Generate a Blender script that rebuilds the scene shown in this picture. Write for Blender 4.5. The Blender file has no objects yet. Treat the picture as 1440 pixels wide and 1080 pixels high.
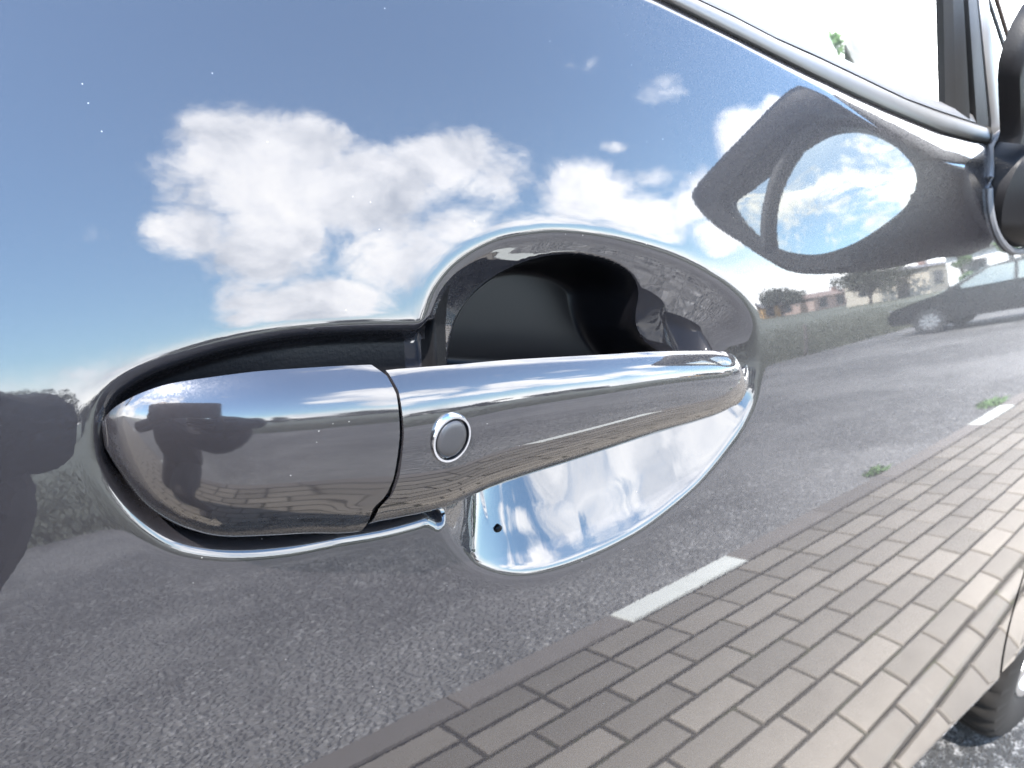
import bpy, bmesh, math, random
import numpy as np
from mathutils import Vector, Matrix

rng = random.Random(7)
nrs = np.random.RandomState(5)
scene = bpy.context.scene
C = scene.collection

# ------------------------------------------------------------------ camera
CAM_LOC = (-0.02895, -0.16598, 1.02075)
YAW, PITCH, ROLL = 0.70755, -0.37192, -0.11257
def cam_basis():
    f = Vector((math.sin(YAW)*math.cos(PITCH), math.cos(YAW)*math.cos(PITCH), math.sin(PITCH)))
    r = Vector((math.cos(YAW), -math.sin(YAW), 0)); u = r.cross(f)
    c, s = math.cos(ROLL), math.sin(ROLL)
    return c*r - s*u, s*r + c*u, f
CR, CU, CF = cam_basis()
cam = bpy.data.cameras.new('camera'); cam_o = bpy.data.objects.new('camera', cam); C.objects.link(cam_o)
M = Matrix((CR, CU, -CF)).transposed().to_4x4(); M.translation = Vector(CAM_LOC)
cam_o.matrix_world = M
cam.sensor_width = 36.0; cam.lens = 36.0*1067.0/1440.0
cam.clip_start = 0.004; cam.clip_end = 3000
scene.camera = cam_o
cam.dof.use_dof = True; cam.dof.focus_distance = 0.20; cam.dof.aperture_fstop = 32.0

# ------------------------------------------------------------------ light
SUN_AZ, SUN_EL = math.radians(-63), math.radians(55)     # azimuth from -Y towards +X
SUN_DIR = Vector((math.sin(SUN_AZ)*math.cos(SUN_EL), -math.cos(SUN_AZ)*math.cos(SUN_EL), math.sin(SUN_EL)))
sun = bpy.data.lights.new('sun', 'SUN'); sun.energy = 3.2; sun.angle = math.radians(0.53); sun.color = (1.0, 0.95, 0.88)
sun_o = bpy.data.objects.new('sun', sun); C.objects.link(sun_o)
sun_o.rotation_euler = SUN_DIR.to_track_quat('Z', 'Y').to_euler()
SKY_STRENGTH = 0.10
scene.view_settings.view_transform = 'Standard'; scene.view_settings.look = 'None'
scene.view_settings.exposure = 3.3; scene.view_settings.gamma = 1.0; scene.view_settings.use_curve_mapping = False
scene.cycles.max_bounces = 10; scene.cycles.glossy_bounces = 8; scene.cycles.transmission_bounces = 8
scene.cycles.transparent_max_bounces = 12; scene.cycles.caustics_reflective = False; scene.cycles.caustics_refractive = False
scene.cycles.use_denoising = True

# outlines on the door in metres (x, z), mirror outlines (y, z), cloud bearings
CUP = [(0.08396, 0.95384), (0.08523, 0.95822), (0.08936, 0.96529), (0.09721, 0.97144), (0.10946, 0.97625), (0.12226, 0.97804), (0.13586, 0.97845), (0.15266, 0.97682), (0.17132, 0.97337), (0.19307, 0.96777), (0.21431, 0.96011), (0.22828, 0.95344), (0.2378, 0.94678), (0.24437, 0.93867), (0.24799, 0.92674), (0.24845, 0.91762), (0.24706, 0.90771), (0.24058, 0.89801), (0.22969, 0.88932), (0.21416, 0.87985), (0.19732, 0.87342), (0.17848, 0.86816), (0.15878, 0.86591), (0.14182, 0.86593), (0.12632, 0.86775), (0.11276, 0.87176), (0.10125, 0.87861), (0.09486, 0.88481), (0.09061, 0.89086), (0.08807, 0.89601), (0.0859, 0.90207), (0.08354, 0.9078), (0.08237, 0.92736)]
POCKET = [(0.0887, 0.95293), (0.08091, 0.95378), (0.06339, 0.95531), (0.04678, 0.95607), (0.03179, 0.95525), (0.02055, 0.95354), (0.01165, 0.95139), (0.00542, 0.94855), (0.00212, 0.94503), (0.00057, 0.9406), (0.00032, 0.93524), (0.00199, 0.92901), (0.00559, 0.92191), (0.01103, 0.91521), (0.01754, 0.91061), (0.02703, 0.90685), (0.03926, 0.90416), (0.05246, 0.90271), (0.06705, 0.90084), (0.08059, 0.90036), (0.08894, 0.90081)]
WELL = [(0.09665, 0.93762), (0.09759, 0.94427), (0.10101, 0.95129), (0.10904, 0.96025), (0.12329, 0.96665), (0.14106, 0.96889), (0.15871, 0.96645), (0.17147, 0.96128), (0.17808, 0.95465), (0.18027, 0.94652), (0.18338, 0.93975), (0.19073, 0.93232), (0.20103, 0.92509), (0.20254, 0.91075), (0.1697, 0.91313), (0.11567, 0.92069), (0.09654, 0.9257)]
CAP = [(-0.0003, 0.94379), (0.00056, 0.94695), (0.00303, 0.95016), (0.00762, 0.95316), (0.01418, 0.95511), (0.02783, 0.9562), (0.0422, 0.9558), (0.0548, 0.95536), (0.06149, 0.95483), (0.06417, 0.95361), (0.06573, 0.951), (0.06571, 0.94099), (0.06954, 0.92617), (0.06896, 0.91529), (0.06791, 0.90933), (0.06508, 0.90591), (0.06054, 0.90509), (0.04449, 0.90764), (0.03182, 0.91002), (0.02134, 0.91246), (0.01449, 0.91594), (0.00958, 0.91992), (0.00511, 0.9256), (0.0011, 0.93467), (-0.00034, 0.93988)]
GTOP = [(0.06268, 0.95306), (0.07075, 0.95236), (0.07926, 0.95162), (0.09775, 0.95016), (0.1185, 0.94811), (0.14199, 0.94569), (0.16314, 0.9436), (0.18372, 0.94097), (0.19981, 0.93867), (0.21016, 0.93613), (0.21663, 0.93215), (0.21937, 0.92752)]
GBOT = [(0.06398, 0.90751), (0.06918, 0.90674), (0.08201, 0.90547), (0.09695, 0.9073), (0.11312, 0.90791), (0.13076, 0.90819), (0.15007, 0.90868), (0.17131, 0.9092), (0.19484, 0.90922), (0.2119, 0.90996), (0.22429, 0.91338), (0.22943, 0.91819), (0.23045, 0.92309)]
SPLIT = [(0.0564, 0.95511), (0.05932, 0.95284), (0.06078, 0.94865), (0.06106, 0.93852), (0.06032, 0.92647), (0.05899, 0.92102), (0.05597, 0.91787)]
BUTTON = [(0.07616, 0.93416), (0.07029, 0.93531), (0.08227, 0.93296), (0.0765, 0.94084), (0.07585, 0.92736)]
MIRROR = [(-0.2333, 1.0884), (-0.2213, 1.1028), (-0.1884, 1.119), (-0.1407, 1.1378), (-0.1095, 1.148), (-0.0907, 1.1489), (-0.0763, 1.1427), (-0.0651, 1.1315), (-0.0482, 1.1076), (-0.0302, 1.0763), (-0.0193, 1.0501), (-0.0069, 1.0289), (-0.0135, 0.966), (-0.0473, 0.9639), (-0.0845, 0.964), (-0.1248, 0.97), (-0.1523, 0.9783), (-0.1702, 0.9919), (-0.1961, 1.0222), (-0.2222, 1.0566)]
MGLASS = [(-0.1997, 1.0742), (-0.1853, 1.084), (-0.1569, 1.099), (-0.1224, 1.1119), (-0.1, 1.115), (-0.0823, 1.1094), (-0.068, 1.0983), (-0.0548, 1.0791), (-0.044, 1.0555), (-0.0401, 1.0372), (-0.0437, 1.024), (-0.058, 1.0112), (-0.0802, 1.0), (-0.102, 0.9931), (-0.1268, 0.9922), (-0.1509, 1.0014), (-0.1713, 1.0183), (-0.1899, 1.0451)]
EDGE_BAR = [(-0.1016, 1.1144), (-0.1232, 1.103), (-0.1436, 1.0834), (-0.1578, 1.0583), (-0.1663, 1.0344), (-0.1697, 1.0101)]
BELT_LO_X, BELT_LO_Z = [-0.05695, 0.11305, 0.19305, 0.22575, 0.26719, 0.291, 0.32967, 0.36426, 0.39104, 0.42976, 0.47517, 0.49989, 1.09989], [1.0726, 1.0654, 1.0544, 1.04911, 1.04246, 1.03867, 1.03333, 1.0291, 1.02603, 1.02167, 1.01907, 1.01841, 1.00239]
BELT_UP_X, BELT_UP_Z = [-0.03435, 0.13565, 0.21565, 0.23945, 0.26845, 0.29872, 0.333, 0.39207, 0.4307, 0.47588, 1.07588], [1.07242, 1.06666, 1.05786, 1.05478, 1.05033, 1.04701, 1.04296, 1.03584, 1.03282, 1.02983, 0.99012]
CLOUDS = [
    (0.311, -0.833, 0.458, 19.842, 6.483, -1.703, -1.544, 9.574, 18.461, 0.8),
    (0.347, -0.851, 0.395, 8.749, 3.062, -1.089, -0.272, 3.7, 8.217, 1.0),
    (0.277, -0.878, 0.391, 20.398, 5.573, -1.958, -0.301, 5.544, 12.652, 0.7),
    (0.41, -0.81, 0.419, 11.833, 5.088, -1.756, -0.798, 6.375, 13.09, 0.9),
    (0.479, -0.81, 0.338, 7.02, 3.561, -1.424, -0.062, 3.708, 8.964, 1.0),
    (0.557, -0.744, 0.368, 8.274, 5.192, -2.036, -0.511, 5.414, 11.726, 0.9),
    (0.61, -0.72, 0.331, 10.692, 7.648, -3.069, -0.301, 5.126, 11.728, 0.8),
    (0.364, -0.89, 0.275, 9.906, 3.526, -1.705, 0.449, 2.74, 8.276, 0.95),
    (0.283, -0.909, 0.305, 15.945, 4.243, -2.143, 0.637, 5.332, 15.291, 0.85),
    (0.26, -0.875, 0.409, 25.056, 6.487, -2.031, -0.809, 9.941, 21.774, 0.6),
    (0.333, -0.925, 0.181, 18.313, 5.88, -3.632, 1.525, 3.002, 12.553, 0.85),
    (0.413, -0.898, 0.151, 8.396, 3.538, -1.897, 1.908, 3.346, 14.684, 1.0),
    (0.507, -0.833, 0.22, 7.767, 4.236, -1.856, 0.73, 3.163, 10.278, 0.85),
    (0.572, -0.78, 0.255, 7.995, 5.166, -2.122, 0.52, 5.036, 14.22, 0.7),
    (0.702, -0.659, 0.271, 8.52, 7.783, -3.132, -0.045, 4.807, 11.824, 0.85),
    (0.753, -0.624, 0.208, 7.903, 8.437, -3.292, 0.352, 4.772, 13.077, 0.8),
    (0.799, -0.559, 0.223, 11.134, 13.722, -5.478, -0.004, 5.806, 14.537, 0.75),
    (0.646, -0.731, 0.221, 6.746, 5.321, -2.125, 0.798, 6.075, 17.748, 0.65),
    (0.769, -0.578, 0.273, 11.717, 13.071, -5.371, -0.651, 10.389, 23.863, 0.6),
    (0.829, -0.467, 0.307, 12.782, 17.568, -7.783, -1.242, 7.325, 14.495, 1.0),
    (0.844, -0.417, 0.338, 20.575, 30.213, -14.087, -3.663, 15.967, 28.895, 0.8),
    (0.821, -0.551, 0.152, 10.572, 14.275, -5.333, 0.811, 6.289, 18.441, 0.8),
    (0.703, -0.535, 0.468, 15.527, 14.73, -6.466, -6.939, 23.859, 37.691, 0.5),
    (0.76, -0.504, 0.411, 13.057, 14.389, -6.506, -3.472, 13.603, 23.116, 0.44),
    (0.725, -0.599, 0.341, 30.046, 29.37, -12.319, -3.922, 28.571, 58.551, 0.7),
    (0.167, -0.983, 0.072, 14.258, 2.171, -3.327, 6.693, 3.39, 30.901, 0.8),
    (0.154, -0.937, 0.314, 23.29, 3.106, -2.139, 1.25, 9.299, 27.12, 0.3),
    (0.251, -0.966, 0.071, 19.408, 4.705, -4.565, 5.265, 3.259, 25.748, 0.5)]
GRASS_Y = -5.2; BAY_Y = -0.015
PHASE = [0.06, 0.857 % 0.2, 0.16, 0.06, 0.16, 0.07, 0.119, 0.205 % 0.2, 0.127]
FOOT = []
HOOD_C = (0.86, 0.40, 1.02)

# ------------------------------------------------------------------ node helpers
class NT:
    def __init__(s, tree): s.t = tree; s.n = tree.nodes; s.l = tree.links
    def new(s, typ, **kw):
        n = s.n.new(typ)
        for k, v in kw.items(): setattr(n, k, v)
        return n
    def put(s, sock, v):
        if hasattr(v, 'is_output') or isinstance(v, bpy.types.NodeSocket): s.l.new(v, sock)
        else: sock.default_value = v
    def math(s, op, a, b=None, clamp=False, c=None):
        n = s.new('ShaderNodeMath', operation=op, use_clamp=clamp); s.put(n.inputs[0], a)
        if b is not None: s.put(n.inputs[1], b)
        if c is not None: s.put(n.inputs[2], c)
        return n.outputs[0]
    def dot(s, a, b):
        n = s.new('ShaderNodeVectorMath', operation='DOT_PRODUCT'); s.put(n.inputs[0], a); s.put(n.inputs[1], b); return n.outputs['Value']
    def noise(s, vec, scale, detail=2, rough=0.5, dist=0.0):
        n = s.new('ShaderNodeTexNoise'); s.put(n.inputs['Vector'], vec)
        n.inputs['Scale'].default_value = scale; n.inputs['Detail'].default_value = detail
        n.inputs['Roughness'].default_value = rough; n.inputs['Distortion'].default_value = dist
        return n.outputs['Fac']
    def voro(s, vec, scale, feature='F1', out='Distance'):
        n = s.new('ShaderNodeTexVoronoi', feature=feature); s.put(n.inputs['Vector'], vec); n.inputs['Scale'].default_value = scale
        return n.outputs[out]
    def ramp(s, fac, stops):
        n = s.new('ShaderNodeValToRGB'); s.put(n.inputs[0], fac); e = n.color_ramp.elements
        while len(e) < len(stops): e.new(0.5)
        for i, (p, c) in enumerate(stops):
            e[i].position = p; e[i].color = (*c, 1) if len(c) == 3 else c
        return n.outputs[0]
    def mix(s, fac, a, b, blend='MIX'):
        n = s.new('ShaderNodeMix', data_type='RGBA', blend_type=blend); s.put(n.inputs[0], fac)
        s.put(n.inputs[6], a if not isinstance(a, tuple) else (*a[:3], 1)); s.put(n.inputs[7], b if not isinstance(b, tuple) else (*b[:3], 1))
        return n.outputs[2]
    def smooth(s, v, lo, hi):
        n = s.new('ShaderNodeMapRange', interpolation_type='SMOOTHSTEP'); s.put(n.inputs[0], v); s.put(n.inputs[1], lo); s.put(n.inputs[2], hi)
        return n.outputs[0]
    def bump(s, h, strength, dist):
        n = s.new('ShaderNodeBump'); s.put(n.inputs['Height'], h); n.inputs['Strength'].default_value = strength; n.inputs['Distance'].default_value = dist
        return n.outputs[0]

def material(name, color=(0.5, 0.5, 0.5), rough=0.5, metal=0.0, **kw):
    m = bpy.data.materials.new(name); m.use_nodes = True
    t = NT(m.node_tree); b = t.n['Principled BSDF']
    b.inputs['Base Color'].default_value = (*color, 1); b.inputs['Roughness'].default_value = rough; b.inputs['Metallic'].default_value = metal
    for k, v in kw.items(): b.inputs[k.replace('_', ' ')].default_value = v
    return m, t, b

# ------------------------------------------------------------------ world: Nishita sky with clouds
world = bpy.data.worlds.new('World'); scene.world = world; world.use_nodes = True
def build_world():
    t = NT(world.node_tree); bg = t.n['Background']
    sky = t.new('ShaderNodeTexSky', sky_type='NISHITA'); sky.sun_disc = False
    sky.sun_elevation = SUN_EL; sky.sun_rotation = math.atan2(SUN_DIR.x, SUN_DIR.y)
    sky.air_density = 1.0; sky.dust_density = 0.4; sky.ozone_density = 1.5
    g = t.new('ShaderNodeTexCoord').outputs['Generated']
    nv = t.new('ShaderNodeVectorMath', operation='NORMALIZE'); t.l.new(g, nv.inputs[0]); d = nv.outputs[0]
    sep = t.new('ShaderNodeSeparateXYZ'); t.l.new(d, sep.inputs[0]); z = sep.outputs[2]
    # clouds near the car park, each at its own bearing
    acc = None
    CL = CLOUDS + [(0.552, -0.148, 0.820, 3.2, 0.0, -2.15, 0.8, 3.4, 0.0, 0.8, 3.4, 0.0, 1.0)]
    for c in CL:
        e0 = t.dot(d, tuple(c[0:3])); u = t.dot(d, tuple(c[3:6])); v = t.dot(d, tuple(c[6:9]))
        rr = t.math('ADD', t.math('MULTIPLY', u, u), t.math('MULTIPLY', v, v))
        f = t.math('SUBTRACT', 1.0, t.math('MULTIPLY', rr, 0.62), clamp=True)
        f = t.math('MULTIPLY', f, t.math('GREATER_THAN', e0, 0.0))
        f = t.math('MULTIPLY', f, c[9])
        acc = f if acc is None else t.math('MAXIMUM', acc, f)
    blob = acc
    # cloud-plane projection for texture
    zz = t.math('MAXIMUM', z, 0.02)
    n1 = t.noise(d, 6.5, 10, 0.66, 0.7)
    n2 = t.noise(d, 21.0, 7, 0.68, 0.5)
    tex = t.math('ADD', t.math('MULTIPLY', t.math('SUBTRACT', n1, 0.5), 1.5), t.math('MULTIPLY', t.math('SUBTRACT', n2, 0.5), 1.05))
    near = t.smooth(t.math('ADD', t.math('MULTIPLY', blob, 1.35), tex), 0.44, 1.06)
    # other clouds all round, thinning overhead, and a milky horizon
    n3 = t.noise(d, 2.6, 9, 0.6, 0.4)
    front = t.smooth(t.dot(d, (0.72, 0.69, 0.0)), 0.05, 0.50)
    rear = t.smooth(t.dot(d, (-1.0, 0.0, 0.0)), 0.35, 0.85)
    thr = t.math('SUBTRACT', t.math('SUBTRACT', 0.56, t.math('MULTIPLY', front, 0.30)), t.math('MULTIPLY', rear, 0.10))
    thr = t.math('ADD', thr, t.math('MULTIPLY', t.smooth(z, 0.55, 0.85), 0.16))
    far = t.smooth(t.math('ADD', n3, t.math('MULTIPLY', t.math('SUBTRACT', n2, 0.5), 0.3)), thr, t.math('ADD', thr, 0.14))
    side = t.math('MULTIPLY', t.smooth(t.dot(d, (0.52, -0.85, 0.0)), 0.58, 0.66), 1.0)
    far = t.math('MULTIPLY', far, t.math('SUBTRACT', 1.0, side))
    band = t.smooth(t.math('ADD', z, t.math('MULTIPLY', t.math('SUBTRACT', n1, 0.5), 0.13)), 0.135, 0.035)
    dens = t.math('MAXIMUM', t.math('MAXIMUM', near, far), t.math('MULTIPLY', band, 0.92))
    shade = t.noise(d, 9.0, 6, 0.6, 0.3)
    ccol = t.ramp(shade, [(0.30, (0.42, 0.46, 0.53)), (0.52, (0.80, 0.81, 0.84)), (0.70, (1.0, 0.985, 0.955))])
    vm = t.new('ShaderNodeVectorMath', operation='SCALE'); t.l.new(ccol, vm.inputs[0]); vm.inputs['Scale'].default_value = CLOUD_LUM
    ssc = t.new('ShaderNodeVectorMath', operation='MULTIPLY'); t.l.new(sky.outputs[0], ssc.inputs[0]); ssc.inputs[1].default_value = (1.12, 1.30, 1.36)
    col = t.mix(dens, ssc.outputs[0], vm.outputs[0])
    t.l.new(col, bg.inputs['Color']); bg.inputs['Strength'].default_value = SKY_STRENGTH
CLOUD_LUM = 13.0
build_world()

# ------------------------------------------------------------------ geometry helpers
def link(o, parent=None):
    C.objects.link(o)
    if parent is not None: o.parent = parent
    return o
def tag(o, label=None, cat=None, group=None, kind=None):
    if label: o['label'] = label
    if cat: o['category'] = cat
    if group: o['group'] = group
    if kind: o['kind'] = kind
    return o
def empty(name, loc=(0, 0, 0), rz=0.0):
    o = bpy.data.objects.new(name, None); o.location = loc; o.rotation_euler = (0, 0, rz); o.empty_display_size = 0.1
    return link(o)
def mesh_obj(name, verts, faces, mat, parent=None, smooth=True, autosm=None):
    me = bpy.data.meshes.new(name)
    me.from_pydata([tuple(v) for v in verts], [], [tuple(f) for f in faces]); me.update()
    me.materials.append(mat)
    if smooth: me.shade_smooth()
    o = bpy.data.objects.new(name, me); link(o, parent)
    if autosm is not None and smooth: me.set_sharp_from_angle(angle=math.radians(autosm))
    return o
def fix_normals(o, outward_from=None):
    bm = bmesh.new(); bm.from_mesh(o.data); bmesh.ops.recalc_face_normals(bm, faces=bm.faces); bm.to_mesh(o.data); bm.free()
    return o
class MB:
    def __init__(s): s.v = []; s.f = []
    def add(s, verts, faces):
        k = len(s.v); s.v += [tuple(v) for v in verts]; s.f += [tuple(i + k for i in f) for f in faces]
    def box(s, c, d, rz=0.0, bev=0.0):
        x, y, z = d[0]/2, d[1]/2, d[2]/2; cs, sn = math.cos(rz), math.sin(rz)
        def P(a, b, e): return (c[0] + a*cs - b*sn, c[1] + a*sn + b*cs, c[2] + e)
        if bev <= 0:
            s.add([P(-x,-y,-z),P(x,-y,-z),P(x,y,-z),P(-x,y,-z),P(-x,-y,z),P(x,-y,z),P(x,y,z),P(-x,y,z)],
                  [(0,3,2,1),(4,5,6,7),(0,1,5,4),(1,2,6,5),(2,3,7,6),(3,0,4,7)])
        else:
            b = bev
            s.add([P(-x,-y,-z),P(x,-y,-z),P(x,y,-z),P(-x,y,-z),P(-x,-y,z-b),P(x,-y,z-b),P(x,y,z-b),P(-x,y,z-b),
                   P(-x+b,-y+b,z),P(x-b,-y+b,z),P(x-b,y-b,z),P(-x+b,y-b,z)],
                  [(0,3,2,1),(0,1,5,4),(1,2,6,5),(2,3,7,6),(3,0,4,7),(4,5,9,8),(5,6,10,9),(6,7,11,10),(7,4,8,11),(8,9,10,11)])
    def tube(s, pts, rads, n=10, cap=True):
        pts = [Vector(p) for p in pts]
        if not hasattr(rads, '__len__'): rads = [rads]*len(pts)
        k = len(s.v); up = Vector((0.13, 0.31, 0.94))
        for i, p in enumerate(pts):
            t = (pts[min(i+1, len(pts)-1)] - pts[max(i-1, 0)]).normalized()
            a = t.cross(up)
            if a.length < 1e-4: a = t.cross(Vector((1, 0, 0)))
            a.normalize(); b = t.cross(a)
            for j in range(n):
                th = 2*math.pi*j/n; s.v.append(tuple(p + (a*math.cos(th) + b*math.sin(th))*rads[i]))
        for i in range(len(pts)-1):
            for j in range(n):
                j2 = (j+1) % n; s.f.append((k+i*n+j, k+i*n+j2, k+(i+1)*n+j2, k+(i+1)*n+j))
        if cap:
            s.f.append(tuple(k+j for j in range(n))[::-1]); s.f.append(tuple(k+(len(pts)-1)*n+j for j in range(n)))
    def ring_loft(s, rings, close=True, cap0=True, cap1=True):
        k = len(s.v); n = len(rings[0])
        for r in rings: s.v += [tuple(p) for p in r]
        for i in range(len(rings)-1):
            for j in range(n if close else n-1):
                j2 = (j+1) % n; s.f.append((k+i*n+j, k+i*n+j2, k+(i+1)*n+j2, k+(i+1)*n+j))
        if cap0: s.f.append(tuple(k+j for j in range(n))[::-1])
        if cap1: s.f.append(tuple(k+(len(rings)-1)*n+j for j in range(n)))
    def build(s, name, mat, parent=None, smooth=True, autosm=40):
        o = mesh_obj(name, s.v, s.f, mat, parent, smooth); fix_normals(o)
        if smooth and autosm: o.data.set_sharp_from_angle(angle=math.radians(autosm))
        return o
def resample(poly, step, closed=True):
    P = np.array(poly, float)
    if closed: P = np.vstack([P, P[:1]])
    # Catmull-Rom then equal arc length
    out = []
    n = len(P)
    for i in range(n-1):
        p0 = P[i-1] if i > 0 else (P[-2] if closed else 2*P[0]-P[1]); p1 = P[i]; p2 = P[i+1]
        p3 = P[i+2] if i+2 < n else (P[1] if closed else 2*P[-1]-P[-2])
        for tt in np.linspace(0, 1, 12, endpoint=False):
            out.append(0.5*((2*p1)+(-p0+p2)*tt+(2*p0-5*p1+4*p2-p3)*tt**2+(-p0+3*p1-3*p2+p3)*tt**3))
    out.append(P[-1]); out = np.array(out)
    L = np.concatenate([[0], np.cumsum(np.linalg.norm(np.diff(out, axis=0), axis=1))])
    m = max(8, int(L[-1]/step)); q = np.linspace(0, L[-1], m + (1 if not closed else 0), endpoint=not closed)
    if closed: q = np.linspace(0, L[-1], m, endpoint=False)
    return np.stack([np.interp(q, L, out[:, k]) for k in range(P.shape[1])], 1)
def sdf(px, pz, poly):
    """signed distance, positive inside the polygon"""
    Q = np.array(poly); R = np.roll(Q, -1, axis=0)
    dmin = np.full(px.shape, 1e9); inside = np.zeros(px.shape, bool)
    for (ax, az), (bx, bz) in zip(Q, R):
        ex, ez = bx-ax, bz-az; wx, wz = px-ax, pz-az
        tt = np.clip((wx*ex+wz*ez)/(ex*ex+ez*ez+1e-18), 0, 1)
        dmin = np.minimum(dmin, (wx-tt*ex)**2+(wz-tt*ez)**2)
        c = ((az > pz) != (bz > pz)) & (px < (bx-ax)*(pz-az)/(bz-az+1e-18)+ax)
        inside ^= c
    d = np.sqrt(dmin); return np.where(inside, d, -d)

# ------------------------------------------------------------------ materials
def paint_mat():
    m, t, b = material('grey_metallic_paint', PAINT_COL, 0.36, 0.35, Specular_IOR_Level=0.1)
    b.inputs['Coat Weight'].default_value = 1.0; b.inputs['Coat IOR'].default_value = PAINT_IOR; b.inputs['Coat Roughness'].default_value = 0.0
    co = t.new('ShaderNodeTexCoord').outputs['Object']
    n = t.voro(co, 2600.0, out='Color')
    nm = t.new('ShaderNodeVectorMath', operation='SUBTRACT'); t.l.new(n, nm.inputs[0]); nm.inputs[1].default_value = (0.5, 0.5, 0.5)
    sc = t.new('ShaderNodeVectorMath', operation='SCALE'); t.l.new(nm.outputs[0], sc.inputs[0]); sc.inputs['Scale'].default_value = 0.11
    geo = t.new('ShaderNodeNewGeometry').outputs['Normal']
    ad = t.new('ShaderNodeVectorMath', operation='ADD'); t.l.new(geo, ad.inputs[0]); t.l.new(sc.outputs[0], ad.inputs[1])
    no = t.new('ShaderNodeVectorMath', operation='NORMALIZE'); t.l.new(ad.outputs[0], no.inputs[0])
    t.l.new(no.outputs[0], b.inputs['Normal'])
    # light orange peel and dust in the lacquer
    op = t.noise(co, 420.0, 2, 0.5)
    bp = t.new('ShaderNodeBump'); t.l.new(op, bp.inputs['Height']); bp.inputs['Strength'].default_value = 0.003; bp.inputs['Distance'].default_value = 0.001
    t.l.new(bp.outputs[0], b.inputs['Coat Normal'])
    dv = t.voro(co, 240.0); dust = t.math('MULTIPLY', t.math('LESS_THAN', dv, 0.036), t.math('GREATER_THAN', t.noise(co, 60.0, 2), 0.54))
    t.l.new(t.math('MULTIPLY', t.smooth(t.noise(co, 38.0, 5, 0.7, 0.6), 0.40, 0.80), 0.030), b.inputs['Coat Roughness'])
    t.l.new(t.mix(dust, PAINT_COL, (0.22, 0.21, 0.20)), b.inputs['Base Color'])
    return m
PAINT_COL = (0.0145, 0.0138, 0.0160); PAINT_IOR = 1.74
PAINT = paint_mat()
CAP_PAINT = PAINT.copy(); CAP_PAINT.name = 'grey_painted_cap'
_b = CAP_PAINT.node_tree.nodes['Principled BSDF']; CAP_PAINT.node_tree.links.remove(_b.inputs['Coat Roughness'].links[0]); _b.inputs['Coat Roughness'].default_value = 0.065
def plastic_mat(name, col, rough, bumpscale=900.0, bs=0.25):
    m, t, b = material(name, col, rough)
    co = t.new('ShaderNodeTexCoord').outputs['Object']
    t.l.new(t.bump(t.noise(co, bumpscale, 3, 0.6), bs, 0.0004), b.inputs['Normal'])
    mixc = t.mix(t.noise(co, 60.0, 4, 0.6), tuple(c*0.8 for c in col), tuple(min(1, c*1.25) for c in col)); t.l.new(mixc, b.inputs['Base Color'])
    return m
BLACK_PLASTIC = plastic_mat('black_grained_plastic', (0.0035, 0.0033, 0.0040), 0.5); BLACK_PLASTIC.node_tree.nodes['Principled BSDF'].inputs['Specular IOR Level'].default_value = 0.2
WELL_BLACK = plastic_mat('black_well_tone', (0.0016, 0.0016, 0.0021), 0.33, 900.0, 0.04); WELL_BLACK.node_tree.nodes['Principled BSDF'].inputs['Specular IOR Level'].default_value = 0.12  # dark reflection of the shaded handle back put into the well's colour
RUBBER = plastic_mat('black_rubber', (0.016, 0.016, 0.017), 0.6, 500.0, 0.3)
GASKET = plastic_mat('grey_rubber_gasket', (0.07, 0.07, 0.075), 0.5)
SEAL_BLACK = plastic_mat('black_pocket_rubber', (0.003, 0.003, 0.0035), 0.4); SEAL_BLACK.node_tree.nodes['Principled BSDF'].inputs['Specular IOR Level'].default_value = 0.15
GAP_RUBBER = plastic_mat('dusty_black_seal', (0.012, 0.012, 0.012), 0.7, 2600.0, 1.0)
SATIN, _t, _b = material('dark_satin_metal', (0.155, 0.151, 0.148), 0.48, 1.0)
_co = _t.new('ShaderNodeTexCoord').outputs['Object']; _t.l.new(_t.bump(_t.noise(_co, 90.0, 3), 0.05, 0.002), _b.inputs['Normal'])
CHROME, _, _ = material('chrome', (0.62, 0.62, 0.64), 0.10, 1.0)
BUTTON_MAT = plastic_mat('satin_grey_button', (0.020, 0.020, 0.022), 0.33, 1800.0, 0.2)
MIRROR_GLASS, _, _ = material('mirror_glass', (0.70, 0.71, 0.63), 0.0, 1.0)
ALLOY, _, _ = material('silver_alloy', (0.55, 0.55, 0.56), 0.28, 1.0)
SILVER_TRIM, _, _ = material('silver_pillar_trim', (0.30, 0.30, 0.31), 0.35, 0.6)
INTERIOR = plastic_mat('dark_interior_plastic', (0.03, 0.032, 0.034), 0.6)
POD_MAT, _, _ = material('pale_green_grey_hood', (0.018, 0.023, 0.018), 0.8)
SEAT_MAT = plastic_mat('dark_seat_cloth', (0.035, 0.035, 0.04), 0.9, 400.0, 0.6)
BROWN_TRIM, _, _ = material('brown_sealing_strip', (0.05, 0.03, 0.02), 0.5)
def glass_mat(name, tint=(0.955, 0.968, 0.958)):
    m = bpy.data.materials.new(name); m.use_nodes = True; t = NT(m.node_tree); t.n.clear()
    out = t.new('ShaderNodeOutputMaterial'); tr = t.new('ShaderNodeBsdfTransparent'); tr.inputs[0].default_value = (*tint, 1)
    gl = t.new('ShaderNodeBsdfGlossy'); gl.inputs['Roughness'].default_value = 0.0; gl.inputs[0].default_value = (1, 1, 1, 1)
    fr = t.new('ShaderNodeFresnel'); t.l.new(t.math('SUBTRACT', 1.3, t.math('MULTIPLY', t.new('ShaderNodeNewGeometry').outputs['Backfacing'], 1.3-1/1.3)), fr.inputs[0])
    mx = t.new('ShaderNodeMixShader'); t.l.new(fr.outputs[0], mx.inputs[0]); t.l.new(tr.outputs[0], mx.inputs[1]); t.l.new(gl.outputs[0], mx.inputs[2])
    t.l.new(mx.outputs[0], out.inputs[0]); return m
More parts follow.
